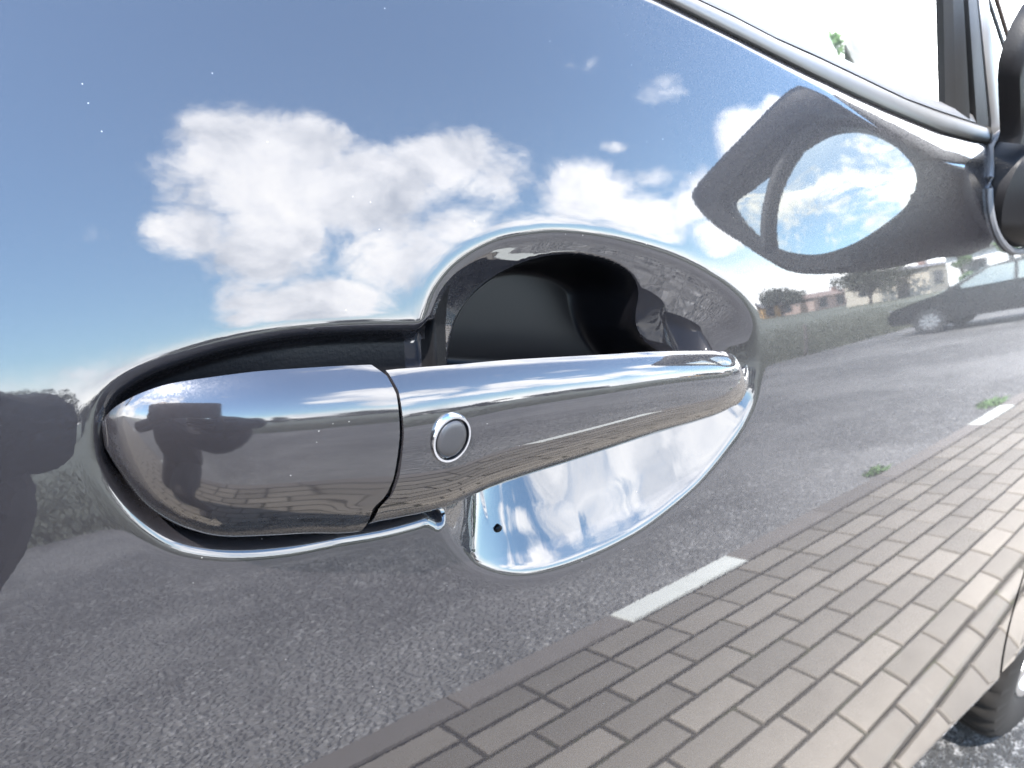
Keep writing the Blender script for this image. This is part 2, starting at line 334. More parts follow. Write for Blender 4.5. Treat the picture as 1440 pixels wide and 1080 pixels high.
GLASS = glass_mat('window_glass')
LAMP_GLASS, _, _ = material('lamp_glass', (0.5, 0.5, 0.52), 0.1, 0.3)
RED_GLASS, _, _ = material('red_lamp', (0.35, 0.01, 0.01), 0.15)

def asphalt_mat(name, base, light, cell, amount):
    m, t, b = material(name, base, 0.85)
    co = t.new('ShaderNodeTexCoord').outputs['Object']
    v = t.new('ShaderNodeTexVoronoi', feature='F1'); t.l.new(co, v.inputs['Vector']); v.inputs['Scale'].default_value = cell
    chip = t.new('ShaderNodeSeparateColor'); t.l.new(v.outputs['Color'], chip.inputs[0])
    big = t.noise(co, 3.0, 7, 0.72)
    c1 = t.ramp(chip.outputs[0], [(0.0, tuple(x*0.55 for x in base)), (0.55, base), (0.86, light), (1.0, tuple(min(0.8, x*1.5) for x in light))])
    c2 = t.mix(t.math('MULTIPLY', t.math('SUBTRACT', big, 0.46), 5.0, clamp=True), t.mix(0.40, c1, (0.03, 0.03, 0.033)), c1)
    edge = t.smooth(v.outputs['Distance'], 0.25, 0.75)
    c3 = t.mix(t.math('MULTIPLY', edge, amount), c2, tuple(x*0.35 for x in base))
    wv = t.new('ShaderNodeVectorMath', operation='ADD'); t.l.new(co, wv.inputs[0])
    nz = t.new('ShaderNodeTexNoise'); t.l.new(co, nz.inputs['Vector']); nz.inputs['Scale'].default_value = 1.7; nz.inputs['Detail'].default_value = 6; t.l.new(nz.outputs['Color'], wv.inputs[1])
    crack = t.math('LESS_THAN', t.voro(wv.outputs[0], 0.75, 'DISTANCE_TO_EDGE'), 0.0035)
    patch = t.smooth(t.noise(co, 0.45, 4, 0.6), 0.47, 0.60)
    c3 = t.mix(t.math('MULTIPLY', patch, 0.28), c3, tuple(x*1.9 for x in base)); c3 = t.mix(t.math('MULTIPLY', crack, 0.4), c3, tuple(x*0.25 for x in base))
    t.l.new(c3, b.inputs['Base Color'])
    h = t.math('ADD', t.math('SUBTRACT', 1.0, edge), t.math('MULTIPLY', t.noise(co, 9.0, 4), 1.2))
    t.l.new(t.bump(h, 0.9, 0.012), b.inputs['Normal'])
    return m
ASPHALT = asphalt_mat('grey_asphalt', (0.155, 0.149, 0.144), (0.31, 0.30, 0.29), 75.0, 0.75)
def verge_mat():
    m, t, b = material('dark_chipped_asphalt', (0.02, 0.02, 0.022), 0.8)
    co = t.new('ShaderNodeTexCoord').outputs['Object']
    mp = t.new('ShaderNodeMapping'); t.l.new(co, mp.inputs[0]); mp.inputs['Scale'].default_value = (1.0, 1.3, 1.0)
    e = t.voro(mp.outputs[0], 120.0, 'DISTANCE_TO_EDGE')
    w = t.math('MULTIPLY', t.math('ADD', t.noise(co, 42.0, 3, 0.6), -0.46), 0.5)
    line = t.math('LESS_THAN', e, w)
    spec = t.math('GREATER_THAN', t.noise(co, 220.0, 2), 0.72)
    k = t.math('MAXIMUM', line, spec)
    t.l.new(t.mix(k, (0.003, 0.003, 0.0035), (0.13, 0.13, 0.133)), b.inputs['Base Color'])
    t.l.new(t.bump(t.math('MULTIPLY', e, -4.0), 0.8, 0.006), b.inputs['Normal'])
    return m
VERGE = verge_mat()
def paver_mat(name, a, bcol):
    m, t, b = material(name, a, 0.85)
    co = t.new('ShaderNodeTexCoord').outputs['Object']; oi = t.new('ShaderNodeObjectInfo')
    geo = t.new('ShaderNodeNewGeometry').outputs['Position']
    n = t.noise(geo, 14.0, 6, 0.65); f = t.noise(geo, 160.0, 4, 0.7)
    st = t.noise(geo, 2.3, 5, 0.7); c = t.mix(n, a, bcol); c = t.mix(t.math('MULTIPLY', t.smooth(st, 0.52, 0.70), 0.35), c, (0.070, 0.060, 0.048))
    val = t.math('ADD', 0.76, t.math('MULTIPLY', oi.outputs['Random'], 0.46))
    hs = t.new('ShaderNodeHueSaturation'); t.l.new(c, hs.inputs['Color']); t.l.new(val, hs.inputs['Value'])
    spk = t.math('GREATER_THAN', f, 0.66); c = t.mix(t.math('MULTIPLY', spk, 0.35), hs.outputs[0], tuple(x*0.5 for x in a))
    spk2 = t.math('LESS_THAN', f, 0.33); c = t.mix(t.math('MULTIPLY', spk2, 0.5), c, tuple(min(0.8, x*1.9) for x in bcol))
    t.l.new(c, b.inputs['Base Color']); t.l.new(t.bump(f, 0.35, 0.003), b.inputs['Normal'])
    return m
PAVER = paver_mat('beige_concrete_paver', (0.098, 0.085, 0.070), (0.134, 0.118, 0.100))
KERB = paver_mat('grey_kerb_stone', (0.085, 0.074, 0.066), (0.115, 0.102, 0.093))
KERB_WHITE = paver_mat('white_painted_kerb', (0.34, 0.35, 0.32), (0.44, 0.44, 0.41))
def joint_mat():
    m, t, b = material('sandy_joint', (0.05, 0.045, 0.035), 0.95)
    geo = t.new('ShaderNodeNewGeometry').outputs['Position']
    t.l.new(t.ramp(t.noise(geo, 7.0, 6, 0.7), [(0.35, (0.006, 0.005, 0.004)), (0.52, (0.013, 0.010, 0.007)), (0.62, (0.016, 0.018, 0.005)), (0.75, (0.045, 0.028, 0.011))]), b.inputs['Base Color'])
    return m
JOINT = joint_mat()
def leafy(name, a, bcol, trans=0.15):
    m, t, b = material(name, a, 0.7)
    geo = t.new('ShaderNodeNewGeometry').outputs['Position']
    t.l.new(t.mix(t.noise(geo, 1.3, 5, 0.7), a, bcol), b.inputs['Base Color'])
    return m
GRASS_M = leafy('meadow_green', (0.062, 0.068, 0.044), (0.105, 0.106, 0.072))
LEAF_M = leafy('dark_green_leaf', (0.026, 0.032, 0.020), (0.060, 0.066, 0.040))
LEAF_L = leafy('fresh_green_leaf', (0.05, 0.10, 0.03), (0.10, 0.17, 0.06))
BARK, _, _ = material('bark', (0.09, 0.07, 0.055), 0.9)

# ------------------------------------------------------------------ setting
def sheet(name, x0, x1, y0, y1, z, mat, nx=1, ny=1, kind='structure'):
    mb = MB(); xs = np.linspace(x0, x1, nx+1); ys = np.linspace(y0, y1, ny+1)
    v = [(x, y, z) for y in ys for x in xs]; f = [(j*(nx+1)+i, j*(nx+1)+i+1, (j+1)*(nx+1)+i+1, (j+1)*(nx+1)+i) for j in range(ny) for i in range(nx)]
    o = mesh_obj(name, v, f, mat, None, False); return tag(o, kind=kind)
sheet('ground', -900, 900, -900, 900, -0.05, GRASS_M)
sheet('road', -60, 60, GRASS_Y, 6.0, -0.028, ASPHALT)
sheet('parking_bay', -60, 60, BAY_Y, 5.5, 0.0, VERGE)

# paving strip beside the car: single blocks in running bond, edge stones along the road
pavement = sheet('pavement', -60, 60, -0.9985, BAY_Y+0.001, -0.007, JOINT)
def block_mesh(name, lx, ly, h, mat, bev=0.004):
    mb = MB(); mb.box((0, 0, -h/2), (lx, ly, h), 0, bev); o = mb.build(name, mat, None, False)
    me = o.data; bpy.data.objects.remove(o); return me
pv_me = block_mesh('paver', 0.1865, 0.0885, 0.06, PAVER, 0.003)
pv_cut = block_mesh('paver_cut', 0.1935, 0.0300, 0.06, PAVER)
ks_me = block_mesh('kerb_stone', 0.494, 0.094, 0.10, KERB, 0.006)
kw_me = block_mesh('kerb_stone_white', 0.494, 0.094, 0.10, KERB_WHITE, 0.006)
rest = MB()
for r in range(9):
    y = -(0.90 - 0.1*r) + 0.05
    me = pv_me
    y = {7: -0.157, 8: -0.0693}.get(r, y)
    ph = PHASE[r]
    for k in range(-130, 140):
        x = ph + 0.2*k + 0.1
        if -0.25 < x < 5.2:
            o = bpy.data.objects.new('paver', pv_me); link(o, pavement)
            o.location = (x, y, 0.001 + rng.uniform(-0.0015, 0.0015))
            o.rotation_euler = (rng.uniform(-0.006, 0.006), rng.uniform(-0.004, 0.004), rng.uniform(-0.008, 0.008))
            if r == 7: o.scale = (1, 0.87, 1)
        elif -18 < x < 26:
            w = 0.077 if r == 7 else 0.0905
            rest.box((x, y, -0.029 + rng.uniform(-0.001, 0.001)), (0.1935, w, 0.06), 0, 0.004)
o = rest.build('far_pavers', PAVER, pavement, False); o['kind'] = 'stuff'
for k in range(-12, 60):
    x = 1.23 + 0.5*k + 0.25 - 0.0
    white = (k % 5) == 0
    o = bpy.data.objects.new('kerb_stone', kw_me if white else ks_me); link(o, pavement)
    o.location = (x, -0.950, 0.004 + rng.uniform(-0.001, 0.001)); o.rotation_euler = (0, 0, rng.uniform(-0.003, 0.003))
    if white: o['label'] = 'white painted kerb stone'

# weeds along the kerb
def tuft(name, loc, n, h, spread, label):
    mb = MB()
    for i in range(n):
        a = rng.uniform(0, 6.28); r = spread*math.sqrt(rng.random()); x, y = r*math.cos(a), r*math.sin(a)*0.5
        b = rng.uniform(0, 6.28); l = h*rng.uniform(0.5, 1.1); w = 0.006; dx, dy = math.cos(b), math.sin(b)
        mb.add([(x-dy*w, y+dx*w, 0), (x+dy*w, y-dx*w, 0), (x+dx*l*0.3+dy*w*0.7, y+dy*l*0.3-dx*w*0.7, l*0.6), (x+dx*l*0.8, y+dy*l*0.8, l*0.85)], [(0, 1, 2), (0, 2, 3)])
    o = mb.build(name, LEAF_L, None, False); o.location = loc
    return tag(o, label, 'weed')
tuft('weed', (2.86, -1.06, -0.028), 90, 0.035, 0.08, 'small green weed growing against the grey kerb nearest the car')
tuft('weed', (4.40, -1.10, -0.028), 130, 0.045, 0.14, 'wider green weed growing past the white kerb stone farther along')

# grass verge
def grass_blades():
    N = 60000; v = np.zeros((N, 4, 3)); 
    x = nrs.uniform(-12, 34, N); y = GRASS_Y - 0.0 - np.abs(nrs.normal(0, 1, N))**1.3*3.5
    h = nrs.uniform(0.07, 0.15, N); a = nrs.uniform(0, 6.28, N); w = 0.004
    dx, dy = np.cos(a), np.sin(a)
    v[:, 0] = np.stack([x-dy*w, y+dx*w, np.full(N, -0.05)], 1); v[:, 1] = np.stack([x+dy*w, y-dx*w, np.full(N, -0.05)], 1)
    v[:, 2] = np.stack([x+dx*h*0.25+dy*w*0.6, y+dy*h*0.25-dx*w*0.6, h*0.65-0.05], 1); v[:, 3] = np.stack([x+dx*h*0.6, y+dy*h*0.6, h-0.05], 1)
    f = []
    for i in range(N): f += [(4*i, 4*i+1, 4*i+2), (4*i, 4*i+2, 4*i+3)]
    o = mesh_obj('grass', v.reshape(-1, 3).tolist(), f, GRASS_M, None, False); return tag(o, kind='stuff')
grass_blades()

# ------------------------------------------------------------------ trees
def tree_meshes(h, w, leaf, mat, seed, dense=1400, base=0.25):
    r = random.Random(seed); tk = MB()
    top = (r.uniform(-.1, .1)*w, r.uniform(-.1, .1)*w, h*0.7)
    tk.tube([(0, 0, -0.05), (0.02*w, 0, h*0.2), (top[0]*0.5, top[1]*0.5, h*0.45), top], [0.045*h, 0.036*h, 0.024*h, 0.010*h], 8)
    lobes = []
    for i in range(9):
        a = i*2.4 + r.uniform(-.4, .4); rad = w*0.5*r.uniform(0.3, 0.75); zz = h*(base+0.12+(0.8-base)*r.random())
        q = (rad*math.cos(a), rad*math.sin(a), zz); lobes.append((q, w*r.uniform(0.17, 0.30)))
        tk.tube([(0.02*w, 0, h*r.uniform(0.2, 0.4)), (q[0]*0.5, q[1]*0.5, zz*0.8), q], [0.018*h, 0.012*h, 0.005*h], 6)
    lobes.append(((top[0], top[1], h*0.85), w*0.24))
    cr = MB()
    for i in range(dense):
        c, R = r.choice(lobes)
        d = Vector((r.gauss(0, 1), r.gauss(0, 1), r.gauss(0, 0.8))).normalized(); p = Vector(c) + d*R*(r.random()**0.4)
        a = Vector((r.gauss(0, 1), r.gauss(0, 1), r.gauss(0, 1))).normalized(); b = a.orthogonal().normalized(); s = leaf*r.uniform(0.6, 1.3)
        cr.add([p-a*s, p+b*s*0.6, p+a*s, p-b*s*0.6], [(0, 1, 2, 3)])
    return tk, cr
def tree(name, label, loc, h, w, leaf, mat, seed, group=None, dense=1400, base=0.25, cat='tree'):
    t = empty(name, loc); tag(t, label, cat, group)
    tk, cr = tree_meshes(h, w, leaf, mat, seed, dense, base)
    tk.build('trunk', BARK, t); cr.build('crown', mat, t, False)
    return t
def copy_tree(o, parent=None):
    c = o.copy(); C.objects.link(c); c.parent = parent
    for ch in list(o.children): copy_tree(ch, c)
    return c
protos = [tree('hedge_tree', 'dark bushy tree in the line behind the meadow', (0, -42, -0.05), 4.0, 5.0, 0.11, LEAF_M, 11+i, 'trees in the line behind the meadow', 5000, 0.02) for i in range(3)]
for i in range(26):
    src = protos[i % 3]; o = src if i < 3 else copy_tree(src)
    o.location = (-14 + i*2.6 + rng.uniform(-.6, .6), -43 + rng.uniform(-3, 3), -0.05); o.rotation_euler = (0, 0, rng.uniform(0, 6.28))
    s = rng.uniform(0.62, 0.95); o.scale = (s, s, s*rng.uniform(0.7, 1.0))
tree('umbrella_pine', 'flat crowned dark pine standing nearer the red roofs', (62.0, -37.3, -0.05), 3.4, 4.6, 0.14, LEAF_M, 31, None, 3000, 0.5)
tree('umbrella_pine', 'broad flat crowned pine standing beside the beige house', (50.0, -23.2, -0.05), 3.0, 4.8, 0.14, LEAF_M, 32, None, 3000, 0.5)
tree('garden_tree', 'tall narrow green tree between the pale houses', (39.0, -13.2, -0.05), 3.2, 1.2, 0.16, LEAF_L, 33, None, 700, 0.1)
tree('garden_tree', 'green garden tree at the corner of the white block', (36.0, -10.0, -0.05), 3.4, 1.1, 0.16, LEAF_L, 34, None, 700, 0.1)
tree('birch_tree', 'fresh green tree seen through the car window', (30.5, 17.65, -0.05), 4.75, 2.3, 0.09, LEAF_L, 35, None, 2600, 0.2)

# ------------------------------------------------------------------ houses
WALL_COLS = {}
def wall_mat(name, c):
    m, t, b = material(name, c, 0.9); geo = t.new('ShaderNodeNewGeometry').outputs['Position']
    t.l.new(t.mix(t.noise(geo, 2.0, 5), tuple(x*0.9 for x in c), c), b.inputs['Base Color']); return m
ROOF_RED = wall_mat('red_roof_tile', (0.24, 0.18, 0.16)); ROOF_GREY = wall_mat('grey_roof', (0.16, 0.16, 0.17)); WIN, _, _ = material('dark_window', (0.03, 0.035, 0.04), 0.1)
def house(name, label, loc, rz, L, W, H, rh, wallc, roofm, nw):
    h = empty(name, loc, rz); tag(h, label, 'house')
    mb = MB(); mb.box((0, 0, H/2), (L, W, H)); mb.build('wall', wall_mat(name+'_wall', wallc), h, False)
    rb = MB(); e = 0.3
    rb.add([(-L/2-e, -W/2-e, H+.01), (L/2+e, -W/2-e, H+.01), (L/2+e, W/2+e, H+.01), (-L/2-e, W/2+e, H+.01), (-L/2-e, 0, H+rh), (L/2+e, 0, H+rh)], [(0, 1, 5, 4), (2, 3, 4, 5), (0, 4, 3), (1, 2, 5), (0, 3, 2, 1)])
    ro = rb.build('roof', roofm, h, False)
    cb = MB(); cb.box((L*0.2, 0.4, H+rh), (0.5, 0.5, 0.9)); cb.build('chimney', wall_mat(name+'_chimney', (0.3, 0.2, 0.17)), ro, False)
    for side in (-1, 1):
        for i in range(nw):
            wb = MB(); x = -L/2 + L*(i+0.5)/nw; wb.box((x, side*(W/2+0.01), H*0.55), (1.0, 0.08, 1.2)); w = wb.build('window', WIN, h, False)
            fb = MB(); fb.box((x, side*(W/2+0.03), H*0.55-0.66), (1.2, 0.14, 0.08)); fb.build('sill', KERB_WHITE, w, False)
    db = MB(); db.box((-L/2-0.01, W*0.2, 1.0), (0.08, 0.95, 2.0)); db.build('door', BARK, h, False)
    for sy in (-0.25,):
        wb = MB(); wb.box((-L/2-0.012, W*sy, H*0.55), (0.08, 1.1, 1.1)); wb.build('window', WIN, h, False)
    return h
house('village_house', 'low pink walled house with a red roof', (72, -38.6, -0.05), 0.3, 7, 5, 1.8, 0.7, (0.42, 0.32, 0.28), ROOF_RED, 3)
house('village_house', 'small orange walled house with a grey roof', (70, -43.5, -0.05), 0.5, 5, 4, 1.7, 0.6, (0.55, 0.34, 0.14), ROOF_GREY, 2)
house('village_house', 'beige house with a shallow grey roof', (56, -22.8, -0.05), 0.2, 6, 7, 2.5, 0.5, (0.50, 0.46, 0.39), ROOF_GREY, 3)
house('white_block', 'long white house beside the parked dark car', (44, -11.0, -0.05), 0.1, 8, 6, 2.6, 0.4, (0.72, 0.72, 0.72), ROOF_GREY, 3)
# boundary post on the edge of the grass
pb = MB(); pb.tube([(0, 0, -0.05), (0, 0, 0.55), (0, 0, 0.58)], [0.028, 0.028, 0.012], 12); po = pb.build('marker_post', KERB); po.location = (9.5, GRASS_Y-0.05, 0)
tag(po, 'short pale marker post at the edge of the grass', 'post')

# ------------------------------------------------------------------ other cars
def lathe_wheel(parent, c, R, W, sgn, rim_r, spokes=7, yaxis=True, tread=False):
    """wheel on the y axis; sgn is the outer side"""
    prof = [(rim_r, -W/2*0.92), (R*0.86, -W/2), (R*0.965, -W/2*0.86), (R, -W/2*0.6), (R, W/2*0.6), (R*0.965, W/2*0.86), (R*0.86, W/2), (rim_r*1.06, W/2*0.97), (rim_r, W/2*0.90)]
    n = 96; mb = MB(); rings = []
    for i in range(n):
        a = 2*math.pi*i/n; rings.append([(c[0]+r*math.cos(a), c[1]-sgn*yy*-1*-1 if False else c[1]+(-yy if sgn < 0 else yy), c[2]+r*math.sin(a)) for r, yy in prof])
    rings.append(rings[0]); k = len(prof)
    v = [p for rg in rings[:-1] for p in rg]; f = []
    for i in range(n):
        for j in range(k-1):
            i2 = (i+1) % n; f.append((i*k+j, i*k+j+1, i2*k+j+1, i2*k+j))
    mb.add(v, f); ty = mb.build('tyre', RUBBER, parent, True, 50)
    rb = MB(); yo = c[1] + (W/2*0.80 if sgn > 0 else -W/2*0.80); yi = c[1]
    rr = []
    for (r, y) in [(rim_r*1.0, yo), (rim_r*0.94, yo+0.0), (rim_r*0.90, yi), (rim_r*0.88, yi)]:
        rr.append([(c[0]+r*math.cos(2*math.pi*i/64), y, c[2]+r*math.sin(2*math.pi*i/64)) for i in range(64)])
    rb.ring_loft(rr, True, False, True); rim = rb.build('rim', ALLOY, parent, True, 40)
    for sidx in range(spokes):
        a = 2*math.pi*sidx/spokes+0.2; ca, sa = math.cos(a), math.sin(a); sb = MB()
        y1 = yo + (0.004 if sgn > 0 else -0.004); y2 = yo - (0.02 if sgn > 0 else -0.02)
        def P(r, w, y): return (c[0]+r*ca-w*sa, y, c[2]+r*sa+w*ca)
        r1, r2, w1, w2 = 0.035, rim_r*0.95, 0.022, 0.018
        sb.add([P(r1, -w1, y1), P(r2, -w2, y1), P(r2, w2, y1), P(r1, w1, y1), P(r1, -w1*1.4, y2), P(r2, -w2*1.4, y2), P(r2, w2*1.4, y2), P(r1, w1*1.4, y2)],
               [(0, 1, 2, 3), (4, 7, 6, 5), (0, 4, 5, 1), (1, 5, 6, 2), (2, 6, 7, 3), (3, 7, 4, 0)])
        sb.build('spoke', ALLOY, rim if not tread else rim, False)
    hb = MB(); hb.tube([(c[0], yo-(0.02 if sgn > 0 else -0.02), c[2]), (c[0], yo+(0.012 if sgn > 0 else -0.012), c[2])], 0.045, 20); hb.build('hub', ALLOY, rim, True, 40)
    return ty
def wheel_empty(parent, c, R, W, sgn, rim_r, spokes=7):
    """flat wheel (tyre, with rim and spokes joined) for a distant car"""
    return None
RIM_DARK, _, _ = material('shaded_rim', (0.10, 0.10, 0.105), 0.4, 0.5)
def far_car(name, label, loc, rz, paint, dark_win):
    """hatchback: nose towards local -X"""
    car = empty(name, loc, rz); tag(car, label, 'car')
    prof = [(-2.1, 0.32), (-2.15, 0.55), (-2.05, 0.72), (-1.35, 0.92), (-1.05, 0.98), (1.55, 1.02), (2.0, 0.98), (2.12, 0.6), (2.08, 0.32)]
    ring = lambda y, s: [(x*s, y, 0.32+(z-0.32)*(1.0 if s == 1 else 0.97)) for x, z in prof]
    b = MB(); b.ring_loft([ring(-0.82, 0.97), ring(-0.87, 1), ring(0.87, 1), ring(0.82, 0.97)]); b.build('body', paint, car, True, 25)
    gp = [(-1.15, 0.97), (-0.35, 1.42), (0.3, 1.50), (1.1, 1.47), (1.75, 1.0)]
    g = MB(); gr = lambda y, k: [(x, y*(1-0.16*(z-0.97)/0.5*k), z) for x, z in gp]
    g.ring_loft([[(x, -0.80+0.14*(z-0.97)/0.5, z) for x, z in gp], [(x, 0.80-0.14*(z-0.97)/0.5, z) for x, z in gp]]); g.build('cabin', paint, car, True, 25)
    for sg in (-1, 1):
        for (x0, x1, t0, t1) in ((-0.9, 0.15, -0.28, 0.15), (0.22, 1.15, 0.22, 0.95)):
            w = MB(); y0 = sg*0.803; y1 = sg*0.692
            q = [(x0, y0, 1.01), (x1, y0, 1.01), (t1, y1, 1.40), (t0, y1, 1.40)]; q2 = [(x, y-sg*0.02, z) for x, y, z in q]
            w.add(q+q2, [(0, 1, 2, 3), (7, 6, 5, 4), (0, 4, 5, 1), (1, 5, 6, 2), (2, 6, 7, 3), (3, 7, 4, 0)]); w.build('side_window', dark_win, car, False)
    for (xa, za, xb, zb) in ((-1.17, 0.99, -0.38, 1.43), (1.78, 1.01, 1.13, 1.475)):
        w = MB(); dx = 0.012 if xa > 0 else -0.012
        w.add([(xa+dx, -0.72, za), (xa+dx, 0.72, za), (xb+dx, 0.60, zb), (xb+dx, -0.60, zb), (xa, -0.72, za-.02), (xa, 0.72, za-.02), (xb, 0.60, zb-.02), (xb, -0.60, zb-.02)],
              [(0, 1, 2, 3), (7, 6, 5, 4), (0, 4, 5, 1), (1, 5, 6, 2), (2, 6, 7, 3), (3, 7, 4, 0)]); w.build('windscreen', dark_win, car, False)
    for sg in (-1, 1):
        hb = MB(); hb.box((-2.06, sg*0.62, 0.66), (0.14, 0.34, 0.13)); hb.build('headlight', LAMP_GLASS, car, False)
        tb = MB(); tb.box((2.07, sg*0.68, 0.85), (0.10, 0.20, 0.22)); tb.build('tail_light', RED_GLASS, car, False)
        mbx = MB(); mbx.box((-0.85, sg*0.93, 1.04), (0.12, 0.20, 0.13)); mbx.build('wing_mirror', paint, car, False)
        for xw in (-1.32, 1.28):
            wb = MB(); wb.tube([(xw, sg*0.70, 0.31), (xw, sg*0.885, 0.31)], 0.31, 28); wt = wb.build('wheel', RUBBER, car, True, 40)
            rb = MB(); rb.tube([(xw, sg*0.80, 0.31), (xw, sg*0.892, 0.31)], 0.205, 28); rim = rb.build('rim', RIM_DARK, wt, True, 40)
            sb = MB()
            for q in range(9):
                a = 2*math.pi*q/9; ca, sa = math.cos(a), math.sin(a); yy = sg*0.897
                sb.add([(xw+r_*ca-w_*sa, y_, 0.31+r_*sa+w_*ca) for y_ in (yy, yy-sg*0.01) for r_, w_ in ((0.02, -0.016), (0.2, -0.022), (0.2, 0.022), (0.02, 0.016))], [(0, 1, 2, 3), (7, 6, 5, 4), (0, 4, 5, 1), (1, 5, 6, 2), (2, 6, 7, 3), (3, 7, 4, 0)])
            sb.build('spokes', ALLOY, wt, False)
    return car
DARKPAINT, _, _ = material('black_car_paint', (0.005, 0.0045, 0.005), 0.5, 0.0, Specular_IOR_Level=0.2)
WHITEPAINT, _, _ = material('white_car_paint', (0.75, 0.75, 0.76), 0.3)
GREYPAINT, _, _ = material('grey_car_paint', (0.12, 0.12, 0.13), 0.3)
WIN_PALE, _, _ = material('car_window', (0.20, 0.24, 0.24), 0.05, 0.6)
far_car('parked_car', 'black hatchback parked across the far side of the road', (11.27, -2.96, -0.028), math.pi/2, DARKPAINT, WIN_PALE).scale = (0.75, 0.75, 0.75)
far_car('parked_car', 'small white car parked far off between the pines', (78.0, -42.5, 0.0), 1.2, WHITEPAINT, WIN_PALE)

# ------------------------------------------------------------------ the car in the picture
SURF = (0.20057, 0.64941, 0.02454, 0.54519, -0.00197, -0.06300, -0.00038)
def belt_z(X): return np.interp(X, BELT_LO_X, BELT_LO_Z)
def surf0(X, z):
    X = np.asarray(X, float); z = np.asarray(z, float)
    t = np.clip(z, 0.22, 1.16)-0.93; Xc = np.where(X > 1.0, 1.0, np.where(X < -1.0, -1.0, X))
    s = SURF
    y = s[0]*t+s[1]*t*t+s[2]*Xc*Xc+s[3]*t**3+s[4]*Xc*t+s[5]*t**4+s[6]*Xc*Xc*t
    y = y + (X-Xc)*np.where(X > 0, 0.05, -0.05)
    Xk = np.clip(X, 0.2, 1.0); y = y - (0.0913+0.1797*(Xk-0.6))*np.maximum(0.5884+0.2944*(Xk-0.6)-np.maximum(z, 0.385), 0)**2
    d = np.maximum(0.408-z, 0); y = y + np.where(d < 0.02, 55*d*d, 0.022+2.2*(d-0.02))
    return y
def surf(X, z):
    w = np.interp(X, [0.24, 0.30, 0.36, 0.44], [0.0035, 0.006, 0.014, 0.020])
    d = np.maximum(0.0, z-(belt_z(X)-w))
    return surf0(X, z) + 0.24/w*np.minimum(d, 1.5*w)**2
CUPR = resample(CUP, 0.002); POCR = resample(POCKET, 0.002); WELLR = resample(WELL, 0.002)
def softplus(d, r): return r*np.log1p(np.exp(np.clip(d/r, -40, 40)))
def Z_LOW(z): return np.clip((0.925-z)/0.02, 0, 1)
def relief(X, z):
    dc = sdf(X, z, CUPR); dp = sdf(X, z, POCR); dw = sdf(X, z, WELLR)
    a = softplus(dc, 0.0013)
    q = np.clip(a/0.055, 0, 1); cup = 0.0230*(1-(1-q)**1.25)*(1+0.35*np.clip((0.150-X)/0.05, 0, 1)*(Z_LOW(z)))
    b = softplus(dp, 0.0009)
    lw = 0.0004*np.clip((0.232-X)/0.03, 0, 1); cup = cup + lw*(1-(1-np.clip(a/0.0040, 0, 1))**2)
    q = np.clip(b/0.0045, 0, 1); poc = 0.0080*(1-(1-q)**2.0)
    k = 0.0012; m = np.maximum(cup, poc); h = m + k*np.exp(-np.abs(cup-poc)/k)*0.0
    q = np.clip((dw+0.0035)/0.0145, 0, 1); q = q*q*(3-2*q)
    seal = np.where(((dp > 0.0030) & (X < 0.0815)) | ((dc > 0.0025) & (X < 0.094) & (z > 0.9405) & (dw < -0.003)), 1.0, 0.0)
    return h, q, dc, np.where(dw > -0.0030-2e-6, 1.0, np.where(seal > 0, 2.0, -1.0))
def front_edge(z): return 0.87 + (0.58-z)*0.48
